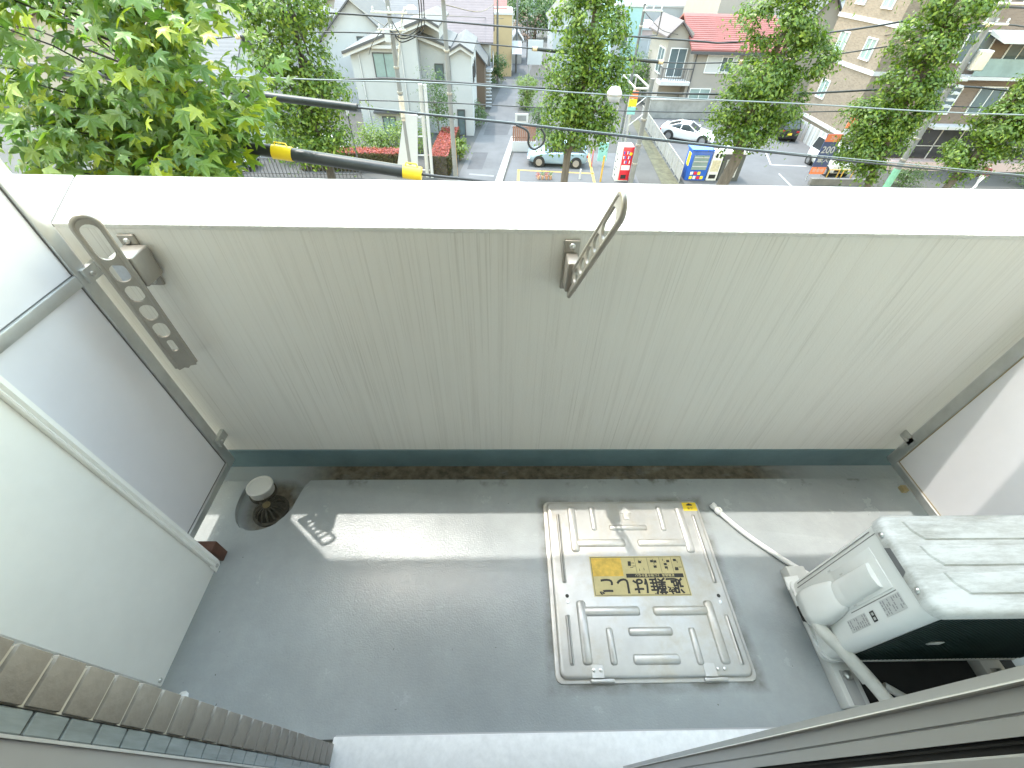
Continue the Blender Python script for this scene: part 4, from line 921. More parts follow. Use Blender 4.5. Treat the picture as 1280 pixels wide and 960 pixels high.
for i in range(11): MB().box(-1.50, -0.95, 47.3 + i * .29, 47.3 + i * .29 + .26, G + .2 + i * .22, G + .24 + i * .22).build('step', GRW, o)
for i in range(8): MB().box(-0.90, -0.87, 50.5 + i * .48, 50.53 + i * .48, -6.62, -5.6).build('rail_post', TRIM_D, o)
MB().box(-0.91, -0.86, 50.5, 54.0, -5.6, -5.54).build('handrail', TRIM_D, o)
for i in range(3): MB().box(-0.84, -0.82, 50.6 + i * 1.1, 51.6 + i * 1.1, -6.6, -5.7).build('balcony_panel', TRIM_W, o)
house('red_roof_house', 'low house with a faded pink-red roof behind the brown stair house', -6.5, 0.2, 66, 73, -4.6, -2.7, 'x', WH2, RRD, [('S', -3, -1.8, -6.5, -5.4, 66)])
o = flat('ochre_house', 'narrow ochre and white house with tall windows beside the alley', -1.3, 1.15, 62, 68, -3.6, YLW, [('E', 63.0, 63.5, -6.5, -4.2, 1.15, FR_D), ('E', 64.2, 64.7, -6.5, -4.2, 1.15, FR_D)], 'house')
MB().box(1.16, 1.22, 62.0, 66.5, -8.6, -3.6).build('white_facing', TRIM_W, o)
MB().prism([(61.0, -6.9), (66.0, -6.9), (63.5, -6.0)], 1.2, 2.3, 'x').build('porch_roof', RWH, o)
house('small_garage', 'small open garage with a pale gable roof along the alley', 1.4, 2.6, 70, 75, -6.6, -5.9, 'y', WH2, RWH, over=.3, cat='garage')
# right of the alley
o = thing('white_sign_board', 'blank white board standing on two posts beside the alley', 'sign', (3.85, 62, G))
MB().rbox(3.0, 4.75, 61.95, 62.05, -8.0, -5.7, .01).build('board', TRIM_W, o)
for x in (3.2, 4.55): MB().tube([(x, 62.1, G), (x, 62.1, -8)], .06, 8).build('post', ALU, o)
house('slate_house', 'house with a steep dark slate gable behind the tall narrow street tree', 6.2, 11.2, 66, 74, -4.2, -1.5, 'y', GRW, RGR, [('S', 7.6, 9.0, -6, -4.8, 66, FR_W)])
o = flat('teal_house', 'narrow house with a pale teal side wall behind the tall street tree', 11.6, 14.6, 57, 66, -2.3, TEALW, [('S', 12.4, 13.2, -5.5, -4.4, 57, FR_W)], 'house')
MB().box(11.55, 12.6, 56.8, 57.0, G, -2.5).build('shutter_wall', wall_m('ribbed_grey', (0.33, 0.34, 0.36)), o)
flat('pink_building', 'low pinkish building with a white garage shutter behind the poles', 15.2, 18.5, 62, 70, -4.6, PNK, [('S', 15.8, 17.9, -7.8, -5.4, 62, FR_W, TRIM_W)])
o = thing('beige_house', 'beige house with a red tiled roof and a corner balcony behind the block wall', 'house', (19.5, 50, G))
MB().prism([(46, G), (54, G), (54, -4.0), (50, -2.2), (46, -4.0)], 16.7, 24.2, 'x').build('wall', BEI, o)
MB().prism([(14.6, G), (16.69, G), (16.69, -3.2), (15.6, -2.5), (14.6, -3.2)], 47.2, 53, 'y').build('wall', BEI, o)
gable(o, 16.7, 24.2, 46, 54, -4.05, -2.25, 'x', RRD, .45); gable(o, 14.6, 16.2, 47.2, 53, -3.25, -2.5, 'y', RPK, .35)
MB().box(16.2, 24.8, 45.45, 45.53, -4.42, -4.22).build('gutter_board', TRIM_D, o)
# rows of roof tiles as raised courses
for i in range(17):
    y = 45.62 + i * .245; z = -4.05 + (y - 46) * .45
    MB().box(16.25, 24.65, y, y + .05, z + .14, z + .175).build('tile_course', RRD, o)
window(o, 'S', 18.0, 20.6, -5.75, -4.55, 46, FR_W, TRIM_W); window(o, 'S', 19.3, 20.2, -5.65, -4.65, 45.95, FR_W, GLASS); window(o, 'S', 17.2, 19.0, -8.6, -7.0, 46, FR_W, GLASS_T)
window(o, 'W', 47.6, 49.4, -6.2, -4.4, 14.6, FR_W, GLASS); window(o, 'S', 15.0, 16.4, -6.3, -4.3, 47.2, FR_W, GLASS)
b_ = MB().rbox(14.2, 16.9, 45.7, 47.1, -6.75, -6.45, .03).build('balcony', TRIM_W, o)
for i in range(12): MB().box(14.25 + i * .21, 14.28 + i * .21, 45.76, 45.79, -6.45, -5.55).build('baluster', TRIM_D, b_)
for i in range(6): MB().box(14.25, 14.28, 45.95 + i * .21, 45.98 + i * .21, -6.45, -5.55).build('baluster', TRIM_D, b_)
MB().box(14.22, 16.85, 45.74, 45.81, -5.55, -5.48).build('handrail', TRIM_D, b_); MB().box(14.22, 14.30, 45.82, 47.1, -5.55, -5.48).build('handrail', TRIM_D, b_)
MB().tube([(16.95, 45.9, G), (16.95, 45.9, -4.3)], .05, 8).build('downpipe', TRIM_D, o)
flat('white_hall', 'long white ribbed hall in the distance behind the red-roofed house', 18.4, 29, 76, 92, -3.6, wall_m('ribbed_white', (0.33, 0.345, 0.36)), [])
flat('beige_block', 'plain beige building with faint wall joints behind the red-roofed house', 23.9, 34, 62, 74, .8, BEI, [])
house('far_red_house', 'distant house with a bright red hipped roof above the white hall', 24, 31, 104, 112, -3.6, -1.4, 'y', CRM, RRD)
poly('far_lawn', [(31, 112), (70, 112), (70, 130), (31, 130)], G + .02, M('far_grass', (0.13, 0.19, 0.05), 0.95, var=.2, scale=.4))
# far filler houses, each its own
fill = [(-26, -19, 44, 52, RGR, WH2, 'house with a wide grey tiled roof behind the left street trees'), (-36, -28, 40, 48, RBR, CRM, 'cream house with a brown roof at the left end of the street'),
        (-24, -17.8, 34, 40, RLG, GRW, 'grey house with a pale roof behind the metal railing'), (-30, -20, 60, 68, RLG, WHW, 'white house with a pale roof far behind the left trees'), (-14, -7, 70, 77, RBR, CRM, 'cream house with a brown roof far behind the mauve roof'),
        (-6, 0.5, 80, 88, RGR, WHW, 'white house with a grey roof far up the alley on its left'), (-20, -13, 82, 90, RRD, WH2, 'house with a red roof far behind the white corner house'), (-6.5, 1.5, 98, 106, RBR, CRM, 'cream house with a brown roof at the far end of the alley'),
        (12, 19, 96, 104, RBR, WH2, 'pale house with a brown roof beyond the white hall'), (-34, -26, 80, 90, RGR, CRM, 'cream house with a grey roof far to the left'), (10.2, 16, 78, 86, RPK, WHW, 'white house with a mauve roof beyond the teal house'), (36, 45, 92, 100, RGR, WHW, 'white house with a grey roof far behind the beige building'),
        (-15, -8, 100, 108, RGR, WH2, 'pale house with a grey roof in the far distance left of the alley'), (-28, -20, 104, 112, RBR, WHW, 'white house with a brown roof in the far distance'), (2.5, 9.5, 112, 120, RLG, WHW, 'white house closing the view along the alley')]
for i, (x0, x1, y0, y1, rm_, wm, lab) in enumerate(fill):
    ze = -4.3 + .5 * math.sin(i * 2.1); c = (x0 + x1) / 2
    house('far_house', lab, x0, x1, y0, y1, ze, ze + 1.9, 'xy'[i % 2], wm, rm_, [('S', c - 1.8, c - .6, ze - 2, ze - .9, y0, FR_D), ('S', c + .7, c + 1.9, ze - 2, ze - .9, y0, FR_D)])

# tan tiled apartment block
def brick_m(name, c1, c2, mortar, sx=1.0):
    n = NT(name, 0.7); sep = n.xyz(); cb = n.nt.nodes.new('ShaderNodeCombineXYZ')
    n.link(n.math('ADD', sep[0], sep[1]), cb.inputs[0]); n.link(sep[2], cb.inputs[1])
    b = n.nt.nodes.new('ShaderNodeTexBrick'); b.inputs['Color1'].default_value = c1 + (1,); b.inputs['Color2'].default_value = c2 + (1,); b.inputs['Mortar'].default_value = mortar + (1,)
    b.inputs['Scale'].default_value = 4.0; b.inputs['Mortar Size'].default_value = .02; b.inputs['Brick Width'].default_value = .9; b.inputs['Row Height'].default_value = .28; b.inputs['Bias'].default_value = -.2
    n.link(cb.outputs[0], b.inputs['Vector']); n.color(b.outputs['Color']); return n.m
TANB = brick_m('tan_tile_facade', (0.22, 0.175, 0.135), (0.155, 0.12, 0.09), (0.25, 0.225, 0.195))
BRNB = brick_m('brown_tile_facade', (0.17, 0.125, 0.10), (0.13, 0.095, 0.075), (0.20, 0.17, 0.15))
o = thing('apartment_block', 'tan tiled apartment block with pale floor bands behind the parking lot', 'building', (33, 39, G))
MB().box(25.5, 40, 35.2, 42.0, G, 4.0).build('wall', TANB, o)
for z in (-7.75, -3.98, -1.45, 1.4): MB().box(25.42, 40, 35.12, 42.05, z, z + .24).build('band', TRIM_W, o)
for (y, z) in ((39.7, -3.3), (39.4, -6.2), (36.4, -3.3), (36.6, -.6), (39.6, -.6)): window(o, 'W', y, y + 1.0, z, z + 1.1, 25.5, FR_W, GLASS_T)
flat('solar_house', 'grey house with dark solar panels on its roof beside the tan apartment block', 31, 36, 50, 56, -1.0, GRW, [])
o = thing('ochre_gable', 'small cream gabled house between the street tree and the tan apartment block', 'house', (28.6, 52, G)); gwalls(o, 27, 30.4, 49, 55, -2.6, -.6, 'y', CRM); gable(o, 27, 30.4, 49, 55, -2.6, -.6, 'y', RGR, .3)
m = thing('corrugated_fence', 'pale corrugated fence running beside the tan apartment block', 'fence', (25.2, 38.2, G))
for i in range(28): MB().box(25.18 + (.03 if i % 2 else 0), 25.23 + (.03 if i % 2 else 0), 34.2 + i * .27, 34.2 + i * .27 + .268, G, -7.9).build('sheet', GRW if i % 3 else WH2, m)
# dark brown shop building on the right
o = thing('shop_building', 'dark brown building with a glazed ground floor and pale awning', 'building', (38, 34, G))
MB().box(27.9, 60, 33.0, 35.1, -6.6, 3.0).build('wall', BRNB, o); MB().box(27.9, 60, 33.5, 35.1, G, -6.6).build('wall', BRNB, o)
MB().box(27.9, 60, 32.7, 33.48, G, -8.6).build('plinth', PNK, o)
for i in range(14):
    p = MB().box(28.1 + i * 1.6, 28.1 + i * 1.6 + 1.52, 33.40, 33.44, -8.55, -6.7).build('shop_pane', M('shop_glass', (0.035, 0.035, 0.04), .1, var=.2, scale=1), o)
    MB().box(28.1 + i * 1.6 + 1.525, 28.1 + i * 1.6 + 1.595, 33.36, 33.46, -8.6, -6.6).build('mullion', TRIM_W, o)
MB().box(27.9, 60, 33.36, 33.46, -7.75, -7.70).build('transom', TRIM_W, o)
for (a, z) in ((28.6, -5.6), (31.6, -5.6), (34.8, -5.6), (28.6, -2.8), (31.6, -2.8), (34.8, -2.8), (38, -5.6)): window(o, 'S', a, a + 1.7, z, z + 1.5, 33.0, FR_W, GLASS)
for z in (-6.4, -3.6): MB().box(29.5, 60, 32.2, 32.99, z, z + .18).build('balcony_slab', TRIM_W, o)
MB().box(29.7, 60, 32.22, 32.28, -3.4, -2.5).build('balcony_rail', GLASS_T, o)
MB().prism([(32.99, -1.2), (31.6, -1.6), (31.6, -1.7), (32.99, -1.4)], 29.8, 60, 'x').build('awning', TRIM_W, o)
MB().box(28.6, 29.0, 32.9, 32.99, -7.6, -6.2).build('shop_sign', TRIM_W, o)
for i in range(5): MB().box(28.72, 28.88, 32.88, 32.899, -7.45 + i * .25, -7.3 + i * .25).build('sign_mark', INK, o)
line(26, 29.0, 60, 29.0, .35, PAINT_W, G + .135 + .003 if False else G + .008)
# left background: railing, low wall
m = thing('metal_railing', 'dark metal railing with uprights at the foot of the large leafy tree', 'railing', (-13.2, 29.6, G))
for i in range(34): MB().box(-17.2 + i * .24, -17.16 + i * .24, 29.58, 29.62, G, -8.1).build('upright', TRIM_D, m)
for z in (-8.1, -9.0): MB().box(-17.3, -9.1, 29.57, 29.63, z, z + .05).build('rail', TRIM_D, m)
m = thing('block_wall', 'weathered grey concrete block wall along the back of the parking lot', 'wall', (19, 45.4, G))
MB().box(13.6, 25.2, 45.25, 45.5, G, -7.75).build('wall', M('old_concrete', (0.27, 0.265, 0.25), .9, var=.25, scale=1.2), m); MB().box(13.55, 25.2, 45.2, 45.55, -7.748, -7.66).build('cap', CONC, m)

# ------------------------------------------------------------------ fence by the parking lot
m = thing('panel_fence', 'grey panel fence with posts between the passage and the parking lot', 'fence', (12.3, 37, G))
for i in range(12):
    a = (12.0 + i * .062, 29.7 + i * 1.24); b = (12.0 + (i + 1) * .062, 29.7 + (i + 1) * 1.24)
    MB().tube([(a[0], a[1], G), (a[0], a[1], -8.05)], .035, 6).build('post', ALU, m)
    MB().prism([(a[0], a[1] + .05), (a[0] + .03, a[1] + .05), (b[0] + .03, b[1] - .05), (b[0], b[1] - .05)], G + .12, -8.15, 'z').build('panel', M('fence_sheet', (0.28, 0.28, 0.275), .6, var=.12, scale=1), m)
    MB().tube([(a[0], a[1], -8.05), (b[0], b[1], -8.05)], .035, 6).build('top_rail', ALU_D, m)
# ------------------------------------------------------------------ gate, sign board, posts
m = thing('brown_gate', 'low brown slatted gate on a white concrete base beside the alley', 'gate', (1.6, 35.4, G))
MB().rbox(.8, 2.6, 35.3, 35.55, G, -8.5, .02).build('base', TRIM_W, m)
for i in range(12): MB().box(.84 + i * .145, .95 + i * .145, 35.38, 35.46, -8.498, -7.5).build('slat', M('rust_slat', (.26, .13, .09), .7, var=.2, scale=4), m)
for z in (-8.3, -7.65): MB().box(.8, 2.6, 35.462, 35.50, z, z + .07).build('rail', TRIM_D, m)
m = thing('framed_notice', 'small white framed notice panel standing above the brown gate', 'sign', (1.5, 35.7, G))
MB().rbox(1.0, 1.95, 35.65, 35.72, -7.35, -6.75, .015).build('frame', TRIM_W, m); MB().box(1.15, 1.8, 35.64, 35.649, -7.23, -6.87).build('face', M('notice_grey', (.18, .19, .2), .5, var=.1), m)
MB().tube([(1.47, 35.7, G), (1.47, 35.7, -7.35)], .035, 8).build('post', ALU, m)
tag(MB().tube([(6.65, 29.6, G), (6.65, 29.6, -7.6)], .06, 8).build('yellow_post', PAINT_Y), 'upright yellow post beside the forecourt and the red vending machine', 'post')
tag(MB().tube([(-3.0, 30.3, G), (-3.0, 30.3, -7.0)], .05, 8).build('orange_marker', M('orange_paint', (.65, .33, .08), .6, var=.1)), 'thin orange guy-wire marker beside the grey utility pole', 'marker')
tag(MB().rbox(6.85, 7.5, 32.6, 32.7, -8.9, -7.7, .02).build('teal_board', M('teal_board', (.25, .52, .48), .5, var=.1)), 'small teal board standing in front of the red vending machine', 'board')
tag(MB().tube([(6.45, 32.4, G), (6.45, 32.4, -8.1)], .05, 8).build('pink_post', M('pink_paint', (.55, .20, .20), .6, var=.1)), 'short red post beside the teal board', 'post')
tag(MB().tube([(5.3, 30.0, G), (5.3, 30.0, -8.55)], .06, 8).build('white_bollard', TRIM_W), 'short white bollard at the trunk of the tall street tree', 'bollard')
m = thing('flower_pots', 'small pots of flowers by the tall street tree trunk', 'flower pots', (2.9, 29.9, G))
for i in range(4):
    x = 2.5 + i * .27; MB().lathe([(.07, 0), (.11, .2), (.12, .22)], (x, 29.9, G), 10).build('pot', M('terracotta', (.5, .3, .2), .8, var=.1), m)
    P = np.array([x, 29.9, G + .32]) + RNG.normal(size=(60, 3)) * .09; V, F = leaf_quads(P, RNG.normal(size=(60, 3)) + [0, 0, 1], np.full(60, .09), RNG); np_mesh('plant', V, F, LEAF if i % 2 else LEAF_R, m)
# ------------------------------------------------------------------ black lamp post
m = thing('lamp_post', 'slim black lantern lamp post standing in front of the low red-tipped hedge', 'street lamp', (-9.5, 30.4, G))
MB().lathe([(.10, 0), (.10, .3), (.06, .45), (.05, 2.2), (.045, 3.3), (.09, 3.34), (.03, 3.4)], (-9.5, 30.4, G), 12).build('post', TRIM_D, m, smooth=40)
MB().lathe([(.10, 0), (.19, .45), (.10, .5)], (-9.5, 30.4, G + 3.4), 6).build('lantern', M('lantern_glass', (.5, .52, .55), .2, var=0), m)
MB().lathe([(.23, 0), (.12, .16), (.03, .34), (0, .4)], (-9.5, 30.4, G + 3.9), 6).build('lantern_roof', TRIM_D, m)
for k in range(6):
    a = math.pi / 3 * k; MB().tube([(-9.5 + .105 * math.cos(a), 30.4 + .105 * math.sin(a), G + 3.4), (-9.5 + .195 * math.cos(a), 30.4 + .195 * math.sin(a), G + 3.88)], .012, 5).build('lantern_bar', TRIM_D, m)
# ------------------------------------------------------------------ white pylon with rungs
m = thing('white_pylon', 'tapered white pylon slab with ladder rungs beside two slim posts', 'pylon', (-5.8, 30, G))
MB().prism([(-7.05, G), (-5.6, G), (-5.15, -5.6), (-5.95, -5.5)], 29.9, 30.1, 'y').build('slab', TRIM_W, m)
for z in (-5.75, -6.8, -7.9, -8.8): MB().box(-5.6, -4.75, 29.97, 30.03, z, z + .07).build('rung', TRIM_W, m)
MB().tube([(-4.95, 30, G), (-4.75, 30, -4.0)], .12, 10).build('post', CONC, m); MB().tube([(-4.62, 29.9, G), (-4.48, 29.9, -4.0)], .10, 10).build('post', TRIM_W, m)
# ------------------------------------------------------------------ utility poles
POLE = M('concrete_pole', (.20, .197, .19), .85, var=.12, scale=2)
def upole(label, x, y, top, r=.16, arms=(), bands=(), mat=POLE, lean=0):
    o = thing('utility_pole', label, 'utility pole', (x, y, G))
    MB().tube([(x, y, G), (x + lean, y, top)], [r, r * .72], 12).build('pole', mat, o, smooth=60)
    for (z, x0, x1) in arms:
        a = MB().rbox(x0, x1, y - .26, y - .18, z, z + .09, .01).build('cross_arm', ALU, o)
        for k in range(3):
            xx = x0 + .12 + (x1 - x0 - .24) * k / 2; MB().lathe([(.03, 0), (.06, .03), (.04, .08), (.06, .11), (.035, .18), (0, .2)], (xx, y - .22, z + .091), 8).build('insulator', TRIM_W, a, smooth=50)
    for z in bands: MB().lathe([(r * 1.02, 0), (r * 1.08, .02), (r * 1.08, .1), (r * 1.02, .12)], (x + lean * (z - G) / (top - G), y, z), 12).build('band', ALU_D, o)
    return o
pa = upole('utility pole with a street lamp and cross arms in front of the white house', -6.0, 30, 1.5, .15, [(-.9, -6.9, -5.0), (-1.6, -6.7, -5.2), (.9, -6.9, -5.0)], (-4.5, -3.3, -5.8))
MB().tube(curve_pts([(-5.9, 29.95, -3.2), (-5.5, 29.9, -1.7), (-5.2, 29.8, -.85), (-4.95, 29.7, -.62)]), .05, 8).build('lamp_arm', ALU, pa, smooth=60)
MB().lathe([(0, .12), (.14, .10), (.28, .0), (.30, -.06), (0, -.08)], (-4.72, 29.6, -.62), 16).build('lamp_head', M('lamp_cream', (.55, .55, .42), .4, var=.05), pa, smooth=50)
for k in range(3):
    rd = random.Random(k); MB().tube(curve_pts([(-6.0 + rd.uniform(-.2, .2), 29.8, -1.2 - .3 * k), (-5.4, 29.6, -1.75 - .15 * k), (-4.7 + .2 * k, 29.6, -1.6), (-4.35 + .12 * k, 29.7, -1.0), (-4.35 + .15 * k, 29.7, .2)]), .028, 6).build('loose_cable', BLACKR, pa, smooth=60)
MB().rbox(-6.35, -6.05, 29.7, 29.85, -2.1, -1.5, .03).build('switch_box', TRIM_W, pa)
MB().lathe([(.155, 0), (.155, 1.3)], (-6.0, 30, -5.9), 12).build('pole_sleeve', M('peeling_sleeve', (.55, .47, .38), .8, var=.2, scale=4), pa)
upole('plain grey utility pole at the mouth of the alley beside the red hedge', -3.08, 30, 1.5, .15, [(-.3, -3.6, -2.5)], (-2.5, -4.5))
upole('grey utility pole rising beside the red vending machine', 8.65, 29.4, -3.4, .17, (), (-6.9, -5.5, -8.0))
pd = upole('dark slim utility pole with a square bracket behind the overhead lines', 10.1, 40, -.9, .13, [(-1.3, 10.0, 11.4)], (-2.2,), mat=M('dark_pole', (.12, .12, .12), .7, var=.1))
MB().tube([(11.35, 39.8, -1.2), (11.35, 39.8, -2.6), (10.1, 39.8, -2.7)], .05, 6).build('bracket_frame', TRIM_D, pd)
upole('thin dark utility pole in front of the brown stair house', -.45, 58, 2, .13, (), (), mat=MATS['dark_pole']); upole('thin dark utility pole beside the ochre house', 1.75, 64, 2.5, .13, (), (), mat=MATS['dark_pole'])
pr = upole('tall grey utility pole with a green foot sleeve by the brown shop building', 25.4, 28.5, 1.8, .19, [(.2, 24.6, 26.4), (-.6, 24.8, 26.2)], (-3.3, -4.4, -6.0, -7.2))
MB().lathe([(.205, 0), (.205, 1.5)], (25.4, 28.5, G), 12).build('green_sleeve', M('green_sleeve', (.18, .40, .28), .5, var=.2, scale=4), pr)
for k in range(5): MB().rbox(25.5, 25.95, 28.2, 28.5, -3.0 - k * .32, -2.88 - k * .32, .02).build('cable_bracket', TRIM_W, pr)
MB().rbox(25.55, 26.2, 28.0, 28.4, -2.5, -1.6, .05).build('transformer', ALU, pr)

# ------------------------------------------------------------------ overhead wires
WIRE = M('black_cable', (.028, .030, .030), .45, var=.2, scale=3); WIRE_G = M('grey_cable', (.17, .19, .185), .45, metal=.2, var=.1); TUBE = M('black_guard_tube', (.025, .028, .025), .42, var=.25, scale=8); CLIP = M('tan_clip', (.6, .45, .28), .6, var=.1); YBAND = M('yellow_band', (.80, .55, .02), .4, var=.05)
def wire(label, pts, r, mat=WIRE, name='overhead_wire'):
    o = thing(name, label, 'cable', pts[len(pts) // 2]); MB().tube(curve_pts(pts, 5), r, 8).build('cable', mat, o, smooth=60); return o
def wp(pts, y): return [(x, y, z) for x, z in pts]
w1 = wire('thin pale grey wire crossing the whole street in front of the trees', wp([(-12, .9), (-6.55, .54), (-3.09, .43), (-.73, .41), (1.48, .32), (4.24, .26), (7.6, .18), (14, .25)], 7), .0085, WIRE_G)
MB().lathe([(0, -.10), (.06, -.085), (.10, -.03), (.104, 0), (.10, .03), (.06, .085), (0, .10)], (1.57, 7.0, .325), 18).build('white_globe', TRIM_W, w1, smooth=60)
MB().lathe([(.1055, -.012), (.1055, .012)], (1.57, 7.0, .325), 18).build('globe_seam', ALU_D, w1)
w2 = wire('black steel wire below the balcony running inside the thick guard tube', wp([(-9, 1.25), (-4.48, .64), (-3.04, .44), (-2.13, .30), (-.78, .12), (-.06, .05), (2.5, -.25), (6, -.45)], 4.5), .014, WIRE)
MB().tube(wp([(-6.5, .91), (-4.48, .64), (-3.04, .44), (-2.13, .30), (-.84, .128)], 4.5), .058, 16).build('guard_tube', TUBE, w2, smooth=60)
for (a, b) in (((-2.20, .309), (-2.02, .285)), ((-.98, .147), (-.80, .122))):
    y_ = MB().tube(wp([a, b], 4.5), .064, 16).build('yellow_band', YBAND, w2, smooth=60)
    c = ((a[0] + b[0]) / 2, (a[1] + b[1]) / 2); MB().tube([(c[0] - .06, 4.5, c[1] + .06), (c[0] - .05, 4.5, c[1] + .095), (c[0] + .05, 4.5, c[1] + .082), (c[0] + .06, 4.5, c[1] + .045)], .008, 6).build('band_handle', YBAND, y_, smooth=60)
w3 = wire('cable with a slim black guard tube emerging from the large leafy tree', wp([(-10, 1.05), (-5.63, .69), (-5.08, .66), (-2.73, .43), (-1.76, .34), (.13, .20), (3.05, -.04), (7.17, -.32), (12, -.4)], 6), .011, WIRE)
MB().tube(wp([(-9, .96), (-5.63, .69), (-5.08, .66), (-2.73, .43), (-1.74, .338)], 6), .043, 14).build('guard_tube', TUBE, w3, smooth=60)
MB().tube(wp([(-1.70, .345), (.13, .213), (3.05, -.027), (7.17, -.307)], 6), .0065, 8).build('spiral_wrap', WIRE_G, w3, smooth=60)
MB().tube(curve_pts([(.18, 5.98, .19), (.33, 5.98, .12), (.345, 5.98, -.02), (.42, 5.98, -.08), (.52, 5.98, -.02), (.545, 5.98, .08), (.49, 5.98, .16)], 6), .014, 8).build('cable_loop', WIRE, w3, smooth=60)
wire('black cable sagging between the roadside poles at half height', wp([(-20, -3.9), (-14.37, -3.72), (-7.83, -3.52), (-5.29, -3.48), (.58, -3.70), (6.27, -3.86), (13.32, -3.85), (17.83, -3.70), (25.26, -3.26), (29.87, -3.44), (40, -3.6)], 28.3), .05)
wire('lower black cable pair sagging between the roadside poles', wp([(-8, -4.5), (-3, -4.55), (5, -4.75), (13, -4.75), (20, -4.55), (25.3, -4.2), (35, -4.5)], 28.3), .028)
wh = wire('upper power line with short black guard tubes passing through the street trees', wp([(-22, -2.4), (-16.09, -2.03), (-11.11, -1.61), (-6.0, -1.55), (-2.82, -1.77), (1.6, -2.02), (8.67, -2.47), (12.91, -2.39), (15.46, -2.28), (21.46, -1.41), (25.4, -.55), (32, -1.2)], 28.3), .03)
for a, b in (((-13.6, -1.83), (-11.1, -1.61)), ((1.6, -2.02), (8.7, -2.47)), ((12.9, -2.39), (15.5, -2.28)), ((21.4, -1.42), (25.2, -.6))):
    MB().tube(wp([a, ((a[0] + b[0]) / 2, (a[1] + b[1]) / 2 - .02), b], 28.3), .085, 10).build('guard_tube', TUBE, wh, smooth=60)
    for t in (.02, .5, .98): x = a[0] + (b[0] - a[0]) * t; z = a[1] + (b[1] - a[1]) * t; MB().tube(wp([(x - .12, z - (.12 * (b[1] - a[1]) / (b[0] - a[0]))), (x + .12, z + .12 * (b[1] - a[1]) / (b[0] - a[0]))], 28.3), .10, 10).build('joint_clip', CLIP, wh)
wire('topmost power line between the roadside poles', wp([(-22, -1.2), (-14.72, -.87), (-12.06, -.73), (-5.97, -.88), (1.89, -1.23), (9.82, -1.53), (12.31, -1.55), (18.32, -.91), (25.5, .1), (32, -.4)], 28.3), .042)
for lab, p in (('thin service wire from the lamp pole down to the white house', [(-6.0, 29.9, -1.2), (-8.0, 34, -2.6), (-9.5, 38.3, -3.9)]), ('thin service wire from the lamp pole over the alley to the ochre house', [(-5.9, 29.9, -.9), (-3.5, 45, -2.3), (.2, 61.9, -3.9)]), ('thin service wire from the plain grey pole along the alley', [(-3.0, 30, -.5), (-1.6, 44, -1.9), (-.45, 58, -2.2)]),
               ('thin service wire from the dark slim pole to the beige house', [(10.1, 39.9, -1.3), (12.5, 43, -2.6), (15.2, 47, -3.3)]), ('thin service wire rising to the left from the lamp pole', [(-6.0, 29.9, -1.6), (-9.5, 36, -.9), (-13, 46, -.2)]), ('thin service wire from the tall right pole to the tan apartment block', [(25.4, 28.5, -.2), (24.6, 32, -1.2), (25.5, 36, -1.9)]), ('thin wire from the tall right pole rising to the right edge', [(25.4, 28.5, .4), (30, 29, .3), (36, 29, 1.2)])):
    wire(lab, [Vector(q) for q in p], .022)

